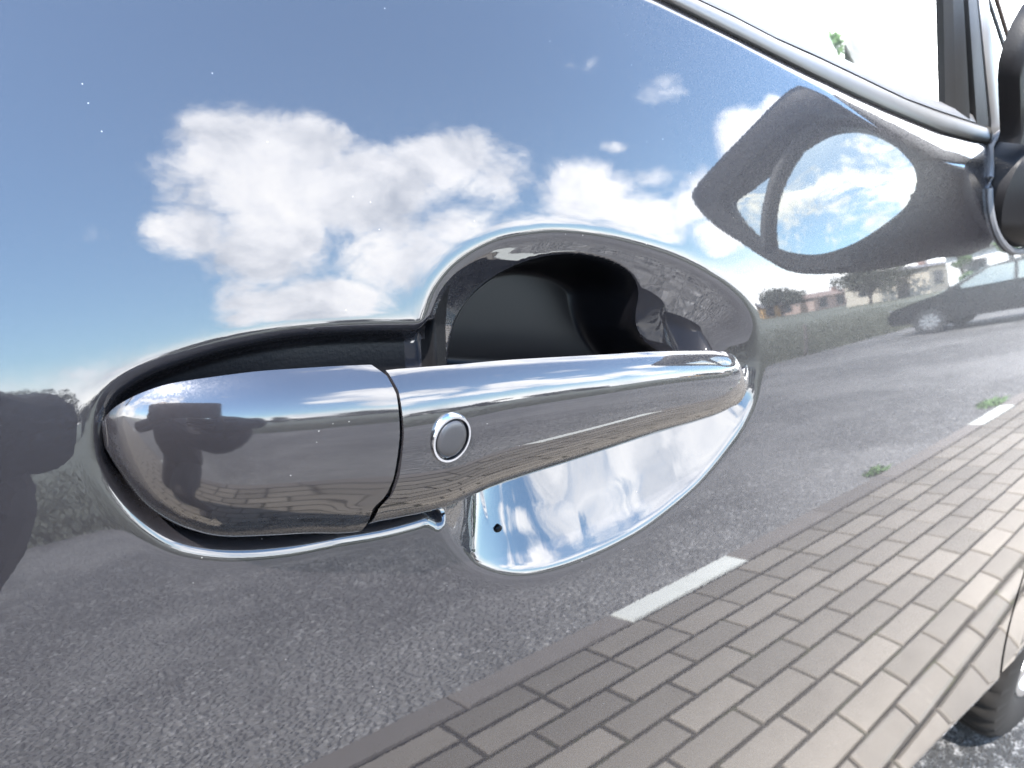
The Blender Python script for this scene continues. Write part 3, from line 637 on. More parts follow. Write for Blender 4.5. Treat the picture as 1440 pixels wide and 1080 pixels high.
def make_door():
    xs = np.concatenate([np.arange(-0.115, -0.012, 0.004), np.arange(-0.012, 0.256, 0.00065), np.linspace(0.256, 0.87, 150)])
    zt = np.concatenate([np.linspace(0.225, 0.84, 90)[:-1], np.arange(0.84, 0.99, 0.00065)])
    ztop = np.linspace(0.99, 1.0, 40)[1:]          # stretched up to the belt line
    nx, nz = len(xs), len(zt)+len(ztop)
    U, Zr = np.meshgrid(xs, np.concatenate([zt, ztop]))
    # upper rows follow the belt line
    f = np.clip((Zr-0.99)/0.01, 0, 1); 
    X = U.copy()
    k = np.clip((U-0.5)/0.37, 0, 1)
    X = U + k*(front_edge(Zr)-0.87)
    bz = belt_z(X); Z = np.where(f > 0, 0.99 + (bz+0.010-0.99)*f, Zr)
    WLIM = -0.0030
    for _ in range(2):
        ms = (X > 0.07) & (X < 0.19) & (Z > 0.91) & (Z < 0.985); xx, zz_ = X[ms], Z[ms]
        d0 = sdf(xx, zz_, WELLR); e = 1e-5; gx = (sdf(xx+e, zz_, WELLR)-d0)/e; gz = (sdf(xx, zz_+e, WELLR)-d0)/e
        k_ = np.where(np.abs(d0-WLIM) < 0.00036, WLIM-d0, 0.0); X[ms] = xx+gx*k_; Z[ms] = zz_+gz*k_
    Y = surf(X, Z)
    near = (X > -0.02) & (X < 0.26) & (Z > 0.845) & (Z < 0.995)
    rl = np.zeros_like(X); dw = np.full(X.shape, -1.0)
    r_, q_, c_, d_ = relief(X[near], Z[near]); rl[near] = r_; dw[near] = d_; wq = np.zeros_like(X); wq[near] = q_
    # soften the floor of the cup away from its lip
    dc = np.full(X.shape, -1.0); dc[near] = c_
    ker = np.exp(-0.5*(np.arange(-24, 25)/9.0)**2); ker /= ker.sum()
    bl = np.apply_along_axis(lambda r: np.convolve(r, ker, 'same'), 1, rl); bl = np.apply_along_axis(lambda r: np.convolve(r, ker, 'same'), 0, bl)
    wt = np.clip((dc-0.009)/0.010, 0, 1); wt = wt*wt*(3-2*wt); wt = np.where(X < 0.11, 0, wt)
    rl = rl*(1-wt)+bl*wt
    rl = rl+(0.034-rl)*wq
    Y = Y + rl
    # returned edges (shut line)
    V = np.stack([X, Y, Z], -1).reshape(-1, 3)
    idx = np.arange(nx*nz).reshape(nz, nx)
    q = np.stack([idx[:-1, :-1], idx[:-1, 1:], idx[1:, 1:], idx[1:, :-1]], -1).reshape(-1, 4)
    dwf = dw.reshape(-1)[q].min(1)
    cl = dw.reshape(-1)[q]; nin = (cl == 1.0).sum(1)
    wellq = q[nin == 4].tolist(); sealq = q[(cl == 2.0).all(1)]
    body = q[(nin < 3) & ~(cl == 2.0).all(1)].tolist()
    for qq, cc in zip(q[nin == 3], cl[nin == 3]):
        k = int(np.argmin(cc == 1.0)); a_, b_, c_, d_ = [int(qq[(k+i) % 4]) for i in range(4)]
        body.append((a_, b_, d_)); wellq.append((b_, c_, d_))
    # edge returns
    def ret(cols):
        a = idx[:, cols]; base = len(V_all); 
        vv = V[a] + np.array([0, 0.02, 0]); V_all.extend(vv.tolist())
        for i in range(nz-1): extra.append((a[i], a[i+1], base+i+1, base+i))
    V_all = V.tolist(); extra = []
    ret(0); ret(nx-1)
    a = idx[0, :]; base = len(V_all); V_all.extend((V[a]+np.array([0, 0.05, 0.01])).tolist())
    for i in range(nx-1): extra.append((a[i], base+i, base+i+1, a[i+1]))
    a = idx[-1, :]; base = len(V_all); V_all.extend((V[a]+np.array([0, 0.03, 0.0])).tolist())
    for i in range(nx-1): extra.append((a[i], a[i+1], base+i+1, base+i))
    door = mesh_obj('door', V_all, body+extra, PAINT, CAR, True, 60)
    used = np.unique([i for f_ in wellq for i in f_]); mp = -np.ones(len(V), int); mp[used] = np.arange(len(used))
    well = mesh_obj('handle_well', V[used].tolist(), [tuple(int(mp[i]) for i in f_) for f_ in wellq], WELL_BLACK, door)
    used = np.unique(sealq); mp = -np.ones(len(V), int); mp[used] = np.arange(len(used))
    mesh_obj('pocket_seal', V[used].tolist(), mp[sealq].tolist(), SEAL_BLACK, door)
    return door
CAR = empty('car', (0.6, 0.8, 0)); tag(CAR, 'dark grey metallic car seen close up at its front door handle', 'car')
def reparent_offset(o):
    pass
CAR.location = (0, 0, 0)
DOOR = make_door()

# handle parts: sections along X
def interp_poly(P, X):
    P = sorted(P); return np.interp(X, [p[0] for p in P], [p[1] for p in P])
def bulge_body(name, sections, mat, parent, n_exp=2.4, nseg=40, back=0.012, asym=0.0):
    """sections: (X, zbot, ztop, yedge, bulge)"""
    rings = []; TH0 = 0.50; u0 = math.cos(TH0)**(2/n_exp); v0 = math.sin(TH0)**(2/n_exp)
    for (X, zb, zt_, ye, bl, sk) in sections:
        H = zt_-zb; ring = []
        for i in range(nseg+1):
            th = TH0+(math.pi-TH0)*i/nseg; c, s = math.cos(th), math.sin(th)
            u = math.copysign(abs(c)**(2/n_exp), c); v = abs(s)**(2/n_exp)
            f = (u+1)/(u0+1); ring.append((X, ye-bl*v, zb+H*(f+asym*2*f*(1-f))))
        ring.append((X, ye+back*0.5, zb)); ring.append((X, ye+back, zb+0.1*H)); ring.append((X, ye+back, zt_-0.45*H)); ring.append((X, ye-bl*v0*0.45, zt_-min(0.010, 0.25*H)))
        rings.append(ring)
    mb = MB(); mb.ring_loft(rings); return mb.build(name, mat, parent, True, 50)
def split_x(z): return float(np.interp(z, [p[1] for p in sorted(SPLIT, key=lambda p: p[1])], [p[0] for p in sorted(SPLIT, key=lambda p: p[1])]))
XS = split_x(0.9347)
def make_grip():
    gt = resample(GTOP, 0.002, False); gb = resample(GBOT, 0.002, False)
    tip = max(gt[:, 0].max(), gb[:, 0].max())
    gt_s = gt[np.argsort(gt[:, 0])]; gb_s = gb[np.argsort(gb[:, 0])]
    x0 = XS+0.0009
    us = np.linspace(0, 1, 110); xs = x0+(tip-0.0003-x0)*(1-(1-us)**1.9)
    secs = []
    for X in xs:
        zt_ = float(np.interp(X, gt_s[:, 0], gt_s[:, 1])); zb = float(np.interp(X, gb_s[:, 0], gb_s[:, 1]))
        if zt_-zb < 0.0006: zt_, zb = (zt_+zb)/2+0.0003, (zt_+zb)/2-0.0003
        t = (X-x0)/(tip-x0)
        ye = float(surf0(X, (zt_+zb)/2)) - GRIP_E*(1-0.35*t)
        bl = GRIP_B*(1-0.25*t)*max(0.03, (1-max(0, (t-0.80)/0.20)**2.4))**0.5
        secs.append((X, zb, zt_, ye, bl, 0.0))
    return bulge_body('handle_grip', secs, PAINT, DOOR, 2.25, 48, 0.010)
def make_cap():
    cp = resample(CAP, 0.0015)
    cx = cp[:, 0]; x0 = cx.min()+0.0005; x1 = XS-0.0005
    it, ib = cp[:, 1] >= np.interp(cx, [x0, x1], [0.938, 0.928]), cp[:, 1] < np.interp(cx, [x0, x1], [0.938, 0.928])
    T = cp[it]; B = cp[ib]; T = T[np.argsort(T[:, 0])]; B = B[np.argsort(B[:, 0])]
    us = np.linspace(0, 1, 80); xs = x0+(x1-x0)*us**1.9; secs = []
    for X in xs:
        zt_ = float(np.interp(X, T[:, 0], T[:, 1])); zb = float(np.interp(X, B[:, 0], B[:, 1]))
        t = (X-x0)/(x1-x0); ye = float(surf0(X, (zt_+zb)/2)) - CAP_E*(0.25+0.75*t**0.6)
        bl = CAP_B*max(0.012, 1-(1-min(1, t/0.62))**2.3)**0.5*(0.86+0.14*t)
        secs.append((X, zb, zt_, ye, bl, 0.0))
    return bulge_body('handle_cap', secs, CAP_PAINT, DOOR, 2.15, 48, 0.012, 0.14)
GRIP_E, GRIP_B, CAP_E, CAP_B = 0.0065, 0.0150, 0.0065, 0.0150
GRIP = make_grip(); HCAP = make_cap()
def bend_split(o):
    for v in o.data.vertices:
        w = max(0.0, 1-abs(v.co.x-XS)/0.022); w = w*w*(3-2*w)
        v.co.x += (split_x(v.co.z)-XS)*w
for o in (GRIP, HCAP): bend_split(o)
# small dark disc on the floor of the cup
def cup_spot():
    x, z = 0.1135, 0.8835; r_, q_, c_, d_ = relief(np.array([x]), np.array([z])); y = float(surf(x, z))+float(r_[0])
    m = MB(); m.ring_loft([[(x+s*math.cos(2*math.pi*i/20), y+dy-0.0006, z+0.8*s*math.sin(2*math.pi*i/20)) for i in range(20)] for s, dy in ((0.0017, 0.004), (0.0016, 0.0), (0.0010, -0.0005))])
    m.build('cup_dark_spot', WELL_BLACK, DOOR)
cup_spot()
# black seal between cap and grip
def make_seal():
    secs = []
    for X in np.linspace(XS-0.0014, XS+0.0014, 5):
        ye = float(surf0(X, 0.93)) - 0.0055; secs.append((X, 0.9125, 0.9450, ye, 0.0134, 0.0))
    o = bulge_body('handle_seal', secs, GAP_RUBBER, DOOR, 2.2, 40, 0.011); bend_split(o)
make_seal()
def button():
    (cx, cz), (lx, lz), (rx, rz_), (tx, tz), (bx, bz) = BUTTON
    a = (rx-lx)/2; b = (tz-bz)/2; y0 = float(surf0(cx, cz)) - GRIP_E - GRIP_B - 0.0006
    def disc(s, y, n=48): return [(cx+a*s*math.cos(2*math.pi*i/n), y + 0.0, cz+b*s*math.sin(2*math.pi*i/n)) for i in range(n)]
    m = MB(); m.ring_loft([disc(1.02, y0+0.004), disc(1.02, y0-0.0002), disc(0.97, y0-0.0009), disc(0.88, y0-0.0009), disc(0.84, y0-0.0001), disc(0.84, y0+0.003)], True, False, False)
    ring = m.build('button_ring', CHROME, DOOR, True, 60)
    m = MB(); m.ring_loft([disc(0.80, y0+0.003), disc(0.80, y0-0.0001), disc(0.77, y0-0.0006), disc(0.70, y0-0.0010), disc(0.5, y0-0.0012), disc(0.25, y0-0.0013), disc(0.03, y0-0.00135)], True, False, True)
    m.build('lock_button', BUTTON_MAT, DOOR, True, 60)
button()
# belt moulding along the window
def belt_moulding():
    xs = np.concatenate([np.linspace(-0.30, 0.18, 40), np.linspace(0.184, 0.497, 120)]); rings = []
    for X in xs:
        zl = float(belt_z(X)); xu = X + 0.004; zu = float(np.interp(xu, BELT_UP_X, BELT_UP_Z))
        yl = float(surf(X, zl)); yu = float(surf0(xu, zu))+yl-float(surf0(X, zl))
        n = 10; ring = []
        for i in range(n+1):
            f = i/n; zz = zl+(zu-zl)*f; yy = yl+(yu-yl)*f - 0.0042*math.sin(math.pi*min(1, f*1.02))**0.28 + 0.0015
            ring.append((X, yy, zz))
        ring.append((X, yu+0.006, zu+0.0012)); ring.append((X, yu+0.012, zu)); ring.append((X, yl+0.012, zl))
        rings.append(ring)
    m = MB(); m.ring_loft(rings); o = m.build('belt_moulding', SATIN, DOOR, True, 45)
    m = MB(); X = 0.4975; r2 = []
    for dx in (0.0, 0.009): r2.append([(X+dx, p[1]-0.0008 if i < 11 else p[1], p[2]+(0.0008 if i > 5 else -0.0008)) for i, p in enumerate([(q[0], q[1]-dx*0.0, q[2]-dx*0.55) for q in rings[-1]])])
    m.ring_loft(r2); m.build('moulding_end', RUBBER, DOOR, True, 45)
    # weather strip on the glass
    m = MB(); r3 = []
    for X in xs:
        xu = X+0.004; zu = float(np.interp(xu, BELT_UP_X, BELT_UP_Z)); zl = float(belt_z(X)); yu = float(surf0(xu, zu))+float(surf(X, zl))-float(surf0(X, zl))
        r3.append([(X, yu+0.0002, zu+0.0004), (X, yu+0.0016, zu+0.0040), (X, yu+0.0065, zu+0.0062), (X, yu+0.012, zu+0.0022), (X, yu+0.012, zu+0.0010)])
    m.ring_loft(r3); m.build('weather_strip', GASKET, DOOR, True, 50)
belt_moulding()

# window glass, leaning inward
def win_y(X, z): u = np.interp(X, BELT_UP_X, BELT_UP_Z); return surf0(X, u) + 0.010 + (z-u)*0.62
def grid_panel(name, X0, X1, fz0, fz1, fy, mat, nx, nz, parent, thick=0.004):
    xs = np.linspace(X0, X1, nx); v = []
    for k in range(2):
        for j in range(nz):
            for x in xs:
                a, b = fz0(x), fz1(x); z = a+(b-a)*j/(nz-1); v.append((x, float(fy(x, z))+k*thick, z))
    f = []; n = nx*nz
    for j in range(nz-1):
        for i in range(nx-1):
            a = j*nx+i; f.append((a, a+1, a+nx+1, a+nx)); f.append((n+a, n+a+nx, n+a+nx+1, n+a+1))
    per = [i for i in range(nx)] + [j*nx+nx-1 for j in range(1, nz)] + [(nz-1)*nx+i for i in range(nx-2, -1, -1)] + [j*nx for j in range(nz-2, 0, -1)]
    for a, b in zip(per, per[1:]+per[:1]): f.append((a, n+a, n+b, b))
    return mesh_obj(name, v, f, mat, parent, True, 40)
def up_z(x): return float(np.interp(x, BELT_UP_X, BELT_UP_Z))
def pillar_x(z, x0, sl): return x0 - (z-1.03)*sl
grid_panel('side_window', -0.30, 0.44, lambda x: up_z(x)-0.004, lambda x: min(1.44, 1.06+max(0.0, 0.455-x)*0.95), win_y, GLASS, 60, 20, CAR)
def strip3(name, pa, pb, wa, wb, depth, mat, parent):
    """bar between two points; wa, wb = width vectors at its ends"""
    pa, pb, wa, wb = map(Vector, (pa, pb, wa, wb)); d = Vector((0, depth, 0)); m = MB(); rings = []
    for i in range(7):
        f = i/6; p = pa.lerp(pb, f); w = wa.lerp(wb, f); bow = Vector((0, -0.004, 0))
        rings.append([p, p+w*0.25+bow*0.8, p+w*0.5+bow, p+w*0.75+bow*0.8, p+w, p+w+d, p+d])
    m.ring_loft(rings); return m.build(name, mat, parent, True, 35)
def extend(a, b, k): a, b = Vector(a), Vector(b); return a+(b-a)*k
pl0, pl1 = (0.449, 0.042, 1.033), (0.409, 0.042, 1.085); pr0, pr1 = (0.504, 0.040, 1.031), (0.439, 0.040, 1.089)
# pillars rise rearwards and inwards to the roof
top_l = Vector((0.20, 0.25, 1.43)); top_r = Vector((0.26, 0.25, 1.44))
def poly_bar(name, path_l, path_r, depth, mat):
    m = MB(); rings = []
    for a, b in zip(path_l, path_r):
        a, b = Vector(a), Vector(b); w = b-a; d = Vector((0.0, depth, 0))
        rings.append([a, a+w*0.12+Vector((0, -0.003, 0)), a+w*0.42+Vector((0, -0.0035, 0)), a+w*0.46+Vector((0, 0.002, 0)), a+w*0.54+Vector((0, 0.002, 0)), a+w*0.58+Vector((0, -0.0035, 0)), a+w*0.9+Vector((0, -0.003, 0)), b, b+d, a+d])
    m.ring_loft(rings); return m.build(name, mat, CAR, True, 30)
poly_bar('window_pillar', [(0.462, 0.042, 1.015), pl0, pl1, top_l], [(0.520, 0.040, 1.012), pr0, pr1, top_r], 0.004, RUBBER)
m_l = [(0.5225, 0.0385, 1.010), (0.5065, 0.0385, 1.0312), (0.4412, 0.0385, 1.0892), (0.263, 0.248, 1.442)]
m_r = [(0.543, 0.0385, 1.008), (0.5265, 0.0385, 1.0315), (0.4515, 0.0385, 1.0915), (0.275, 0.248, 1.443)]
m = MB(); rings = []
for a, b in zip(m_l, m_r):
    a, b = Vector(a), Vector(b); rings.append([a, (a+b)/2+Vector((0, -0.002, 0)), b, b+Vector((0, 0.004, 0)), a+Vector((0, 0.004, 0))])
m.ring_loft(rings); m.build('pillar_trim', SILVER_TRIM, CAR, True, 40)
for a, b, r, mt in (((0.526, 0.07, 1.1020), (0.605, 0.07, 1.0620), 0.0012, RUBBER), ((0.529, 0.07, 1.1020), (0.590, 0.07, 1.0720), 0.0005, RUBBER), ((0.539, 0.07, 1.1030), (0.605, 0.07, 1.0690), 0.0015, BROWN_TRIM)):
    a, b = Vector(a), Vector(b); top = a+(a-b).normalized()*0.42+Vector((0, 0.10, 0.16)); m = MB(); m.tube([b+(b-a)*0.3, b, a, top], r, 8); m.build('sealing_strip', mt, CAR)

# wing mirror: shell, glass, foot
XM = 0.55
MIR = resample(MIRROR, 0.006); MGL = resample(MGLASS, 0.006)
def wing_mirror():
    c = MIR.mean(0); rings = []
    n = len(MIR)
    def ring(s, x, dz=0.0, dy=0.0): return [(x, (p[0]-c[0])*s+c[0]+dy, (p[1]-c[1])*s+c[1]+dz) for p in MIR]
    # from the inset rim round the edge and over the shell
    cg = MGL.mean(0); glass_ring = []
    for p in MIR:
        d = Vector((p[0]-cg[0], p[1]-cg[1])).normalized(); best = max(MGL, key=lambda g: (Vector((g[0]-cg[0], g[1]-cg[1])).normalized()).dot(d)); glass_ring.append(best)
    gr = [(XM+0.014, g[0], g[1]) for g in glass_ring]; gr2 = [(XM+0.000, g[0]+(p[0]-g[0])*0.10, g[1]+(p[1]-g[1])*0.10) for g, p in zip(glass_ring, MIR)]
    mid = [(XM-0.003, g[0]+(p[0]-g[0])*0.75, g[1]+(p[1]-g[1])*0.75) for g, p in zip(glass_ring, MIR)]
    rings = [gr, gr2, mid, ring(1.0, XM+0.004), ring(1.0, XM+0.02), ring(0.97, XM+0.05), ring(0.86, XM+0.085, -0.002), ring(0.60, XM+0.112, -0.004), ring(0.2, XM+0.122, -0.004)]
    m = MB(); m.ring_loft(rings, True, False, True); sh = m.build('wing_mirror', BLACK_PLASTIC, CAR, True, 55)
    # slightly convex glass
    rr = []
    for s in (1.03, 0.8, 0.6, 0.4, 0.2, 0.02): rr.append([(XM+0.0135-0.004*(1-s*s)+MG_TILT_Y*(g[0]-cg[0])*s+MG_TILT_Z*(g[1]-cg[1])*s, cg[0]+(g[0]-cg[0])*s, cg[1]+(g[1]-cg[1])*s) for g in MGL])
    m = MB(); m.ring_loft(rr, True, False, True); m.build('mirror_glass', MIRROR_GLASS, sh, True, None)
    # dark bar added for the car's own edge reflected in the glass
    m = MB(); pts = []
    for i in range(9):
        pass
    dv = resample(EDGE_BAR, 0.004, False); pts = [(XM+0.0072+MG_TILT_Y*(q[0]-cg[0])+MG_TILT_Z*(q[1]-cg[1]), q[0], q[1]) for q in dv]
    m.tube(pts, [0.0032+0.0022*math.sin(math.pi*i/(len(pts)-1)) for i in range(len(pts))], 10); m.build('reflected_edge_bar', RUBBER, sh)
    # foot between the door and the shell
    m = MB(); rings = []
    ring_pts = FOOT
    fc = (0.543, 0.995)
    for k, (yy, sx, sz, cx, cz) in enumerate([(0.035, 1.0, 1.0, 0.548, 0.994), (0.012, 1.0, 1.0, 0.548, 0.994), (-0.001, 0.84, 0.90, 0.570, 0.996), (-0.014, 0.80, 0.84, 0.600, 1.002), (-0.05, 0.80, 0.86, 0.604, 1.008)]):
        rings.append([(cx+0.058*sx*math.cos(2*math.pi*i/36), yy, cz+0.036*sz*math.sin(2*math.pi*i/36)) for i in range(36)])
    m.ring_loft(rings); m.build('mirror_foot', BLACK_PLASTIC, sh, True, 60)
    m = MB(); pts = []
    for i in range(41):
        a = 2*math.pi*i/40; x = 0.548+0.061*math.cos(a); z = 0.994+0.039*math.sin(a); pts.append((x, float(surf(x, min(z, float(belt_z(x)))))-0.0006, z))
    m.tube(pts, 0.0022, 8, False); m.build('mirror_gasket', GASKET, sh)
    # sail piece at the window corner
    m = MB(); rings = []
    for (x, z, w) in [(0.474, 1.018, 0.05), (0.4535, 1.0235, 0.05), (0.4275, 1.051, 0.05), (0.4215, 1.060, 0.05), (0.4205, 1.076, 0.05)]:
        rings.append([(x, 0.004, z), (x+0.006, -0.002, z+0.001), (x+0.02, -0.004, z+0.001), (x+w, 0.004, z), (x+w, 0.012, z), (x, 0.012, z)])
    return sh
MG_TILT_Y, MG_TILT_Z = 0.06, 0.19
WM = wing_mirror()
# dark cheek of the mirror that closes the window corner
m = MB(); rings = []
for (x, z) in [(0.4535, 1.0205), (0.4525, 1.0255), (0.4410, 1.0370), (0.4275, 1.0505), (0.4225, 1.0575), (0.4215, 1.0660), (0.4235, 1.0760), (0.4290, 1.0850), (0.4400, 1.0900)]:
    rings.append([(x, 0.006, z), (x+0.002, 0.002, z), (x+0.006, 0.001, z), (x+0.012, 0.004, z), (x+0.022, 0.010, z), (x+0.08, 0.012, z), (x+0.08, 0.016, z), (x, 0.012, z)])
m.ring_loft(rings); m.build('mirror_cheek', BLACK_PLASTIC, CAR, True, 50)

# front fender with wheel arch
WC = (1.50, 0.31)
def fender():
    R = 0.365; xs = np.concatenate([np.linspace(0.0, 0.27, 40), 0.27+0.73*(1-np.cos(np.linspace(0, math.pi, 60)))/2*1.0, np.linspace(1.0, 1.6, 16)[1:]])
    v = []; nz = 46; cols = []
    for u in xs:
        col = []
        for j in range(nz):
            f = j/(nz-1)
            if u <= 0.27:
                t_ = u/0.27; zb = 0.225 if True else 0; 
                zt_ = 1.0
                z = zb+(zt_-zb)*f; xl = front_edge(z)+0.0085; xr = 1.137
                x = xl+(xr-xl)*t_
                if xl > xr: x = xr-0.002*(1-t_)
            else:
                w = min((u-0.27)/0.73, 1.0); x = WC[0]-R+2*R*w+0.002
                if u > 1.0: x = WC[0]+R+(u-1.0)*0.9
                dx = x-WC[0]; zb = 0.225 if abs(dx) >= R else WC[1]+math.sqrt(max(0, R*R-dx*dx)); zb = max(zb, 0.225)
                zt_ = 1.0-0.10*max(0, (x-1.137))**1.2
                z = zb+(zt_-zb)*f
            col.append((x, z))
        cols.append(col)
    for col in cols:
        for x, z in col: v.append((x, float(surf0(x, z))+max(0, x-1.5)**2*0.45, z))
    f = []
    for i in range(len(cols)-1):
        for j in range(nz-1): a = i*nz+j; f.append((a, a+nz, a+nz+1, a+1))
    # arch lip and shut line return
    base = len(v); n = len(cols)
    for i in range(n): p = v[i*nz]; v.append((p[0], p[1]+0.022, p[2]+0.001))
    for i in range(n-1): f.append((i*nz, base+i, base+i+1, (i+1)*nz))
    base = len(v)
    for j in range(nz): p = v[j]; v.append((p[0], p[1]+0.02, p[2]))
    for j in range(nz-1): f.append((j, j+1, base+j+1, base+j))
    return mesh_obj('front_wing', v, f, PAINT, CAR, True, 60)
fender()
# dark backing behind the shut lines
m = MB(); m.add([(0.72, 0.060, 0.44), (1.02, 0.062, 0.44), (0.90, 0.075, 0.98), (0.60, 0.075, 0.98)], [(0, 1, 2, 3)]); m.build('door_seal', RUBBER, CAR, False)
# wheel
lathe_wheel_parent = empty('wheel', (0, 0, 0)); lathe_wheel_parent.parent = CAR
def front_wheel():
    c = (WC[0], 0.125, 0.31); R = 0.31; W = 0.19; rim_r = 0.215
    prof = [(rim_r, W*0.46), (R*0.86, W/2), (R*0.95, W*0.47), (R*0.985, W*0.42), (R, W*0.34), (R, W*0.17), (R*0.975, W*0.16), (R*0.975, W*0.13), (R, W*0.12), (R, -W*0.12), (R*0.975, -W*0.13), (R*0.975, -W*0.16), (R, -W*0.17), (R, -W*0.34), (R*0.985, -W*0.42), (R*0.95, -W*0.47), (R*0.86, -W/2), (rim_r*1.10, -W*0.485), (rim_r*1.03, -W*0.45), (rim_r, -W*0.42)]
    n = 160; k = len(prof); v = []
    for i in range(n):
        a = 2*math.pi*i/n; blk = 1 - (0.022 if (i % 4 == 0) else 0)
        for r, y in prof: rr_ = r*blk if r > R*0.98 else r; v.append((c[0]+rr_*math.cos(a), c[1]+y, max(0.0005, c[2]+rr_*math.sin(a))))
    f = [(i*k+j, i*k+j+1, ((i+1) % n)*k+j+1, ((i+1) % n)*k+j) for i in range(n) for j in range(k-1)]
    ty = mesh_obj('tyre', v, f, TYRE, lathe_wheel_parent, True, 35); fix_normals(ty)
    yo = c[1]-W*0.43; m = MB(); rr = []
    for (r, y) in [(rim_r*1.02, yo+0.004), (rim_r*1.01, yo-0.004), (rim_r*0.95, yo-0.003), (rim_r*0.92, yo+0.02), (rim_r*0.88, yo+0.11), (rim_r*0.3, yo+0.11)]:
        rr.append([(c[0]+r*math.cos(2*math.pi*i/80), y, c[2]+r*math.sin(2*math.pi*i/80)) for i in range(80)])
    m.ring_loft(rr, True, False, True); m.build('rim', ALLOY, lathe_wheel_parent, True, 40)
    for sidx in range(10):
        a = 2*math.pi*sidx/10+0.15; ca, sa = math.cos(a), math.sin(a); s_ = MB()
        def P(r, w, y): return (c[0]+r*ca-w*sa, y, c[2]+r*sa+w*ca)
        r1, r2, w1, w2 = 0.04, rim_r*0.96, 0.020, 0.024
        s_.add([P(r1, -w1, yo+0.002), P(r2, -w2, yo+0.001), P(r2, w2, yo+0.001), P(r1, w1, yo+0.002), P(r1, -w1*1.4, yo+0.03), P(r2, -w2*1.4, yo+0.03), P(r2, w2*1.4, yo+0.03), P(r1, w1*1.4, yo+0.03)],
               [(0, 1, 2, 3), (4, 7, 6, 5), (0, 4, 5, 1), (1, 5, 6, 2), (2, 6, 7, 3), (3, 7, 4, 0)]); s_.build('spoke', ALLOY, lathe_wheel_parent, False)
    m = MB(); m.tube([(c[0], yo+0.03, c[2]), (c[0], yo-0.004, c[2])], [0.05, 0.046], 24); m.build('hub', ALLOY, lathe_wheel_parent, True, 40)
TYRE = plastic_mat('dusty_tyre_rubber', (0.0065, 0.0056, 0.0050), 0.8, 120.0, 0.8); TYRE.node_tree.nodes['Principled BSDF'].inputs['Specular IOR Level'].default_value = 0.2
front_wheel()

# rest of the car so that it holds from the side as well
def rear_side():
    v = []; xs = np.linspace(-2.6, -0.120, 60); nz = 40; f = []
    for x in xs:
        for j in range(nz):
            z = 0.225+(1.075-0.225)*j/(nz-1); v.append((x, float(surf0(x, z)), z))
    for i in range(len(xs)-1):
        for j in range(nz-1): a = i*nz+j; f.append((a, a+nz, a+nz+1, a+1))
    return mesh_obj('rear_door', v, f, PAINT, CAR, True, 60)
rear_side()
m = MB()   # roof, nearside rear pillar
roof = []
for x in np.linspace(-2.4, 0.32, 14):
    s = 1-0.05*((x+1.0)/1.4)**2; roof.append([(x, 0.17+0.02*abs(x+1), 1.435*s), (x, 0.30, 1.49*s), (x, 0.85, 1.52*s), (x, 1.40, 1.49*s), (x, 1.53-0.02*abs(x+1), 1.435*s), (x, 1.40, 1.455*s), (x, 0.85, 1.485*s), (x, 0.30, 1.455*s)])
m.ring_loft(roof); m.build('roof', PAINT, CAR, True, 40)
m = MB()   # far side, below the windows
v = []
for x in np.linspace(-2.6, 1.9, 30): v.append([(x, 1.70-float(surf0(min(x, 1.0), 0.6)), z) for z in (0.25, 0.5, 0.8, 0.98)])
m.ring_loft([r + [(p[0], p[1]-0.05, p[2]) for p in r[::-1]] for r in v]); m.build('far_side', PAINT, CAR, True, 40)
m = MB()   # bonnet
rb = []
for x, z in ((1.02, 0.985), (1.3, 0.97), (1.7, 0.90), (2.1, 0.76), (2.18, 0.55)): rb.append([(x, 0.12, z-0.05), (x, 0.35, z), (x, 0.85, z+0.015), (x, 1.35, z), (x, 1.58, z-0.05), (x, 0.85, z-0.12)])
m.ring_loft(rb); m.build('bonnet', PAINT, CAR, True, 40)
m = MB(); m.ring_loft([[(2.12, 0.25, 0.25), (2.12, 1.45, 0.25), (1.9, 1.62, 0.25), (1.9, 0.08, 0.25)], [(2.22, 0.25, 0.55), (2.22, 1.45, 0.55), (1.98, 1.64, 0.55), (1.98, 0.06, 0.55)], [(2.16, 0.25, 0.72), (2.16, 1.45, 0.72), (1.95, 1.6, 0.75), (1.95, 0.10, 0.75)]]); m.build('bumper', PAINT, CAR, True, 40)
m = MB(); m.box((-0.4, 0.86, 0.24), (4.2, 1.45, 0.04)); m.build('floor_pan', INTERIOR, CAR, False)
for sx in ((0.18, 1.0), (-1.5, 1.0)):
    pass
m = MB(); m.tube([(0.95, 1.64, 0.98), (0.30, 1.50, 1.44)], 0.022, 10); m.build('far_pillar', INTERIOR, CAR)
m = MB(); m.tube([(-0.55, 1.64, 0.98), (-0.62, 1.50, 1.44)], 0.035, 10); m.build('centre_pillar', INTERIOR, CAR)
m = MB(); m.tube([(-0.33, 0.06, 1.05), (-0.40, 0.19, 1.44)], 0.035, 10); m.build('centre_pillar', RUBBER, CAR)
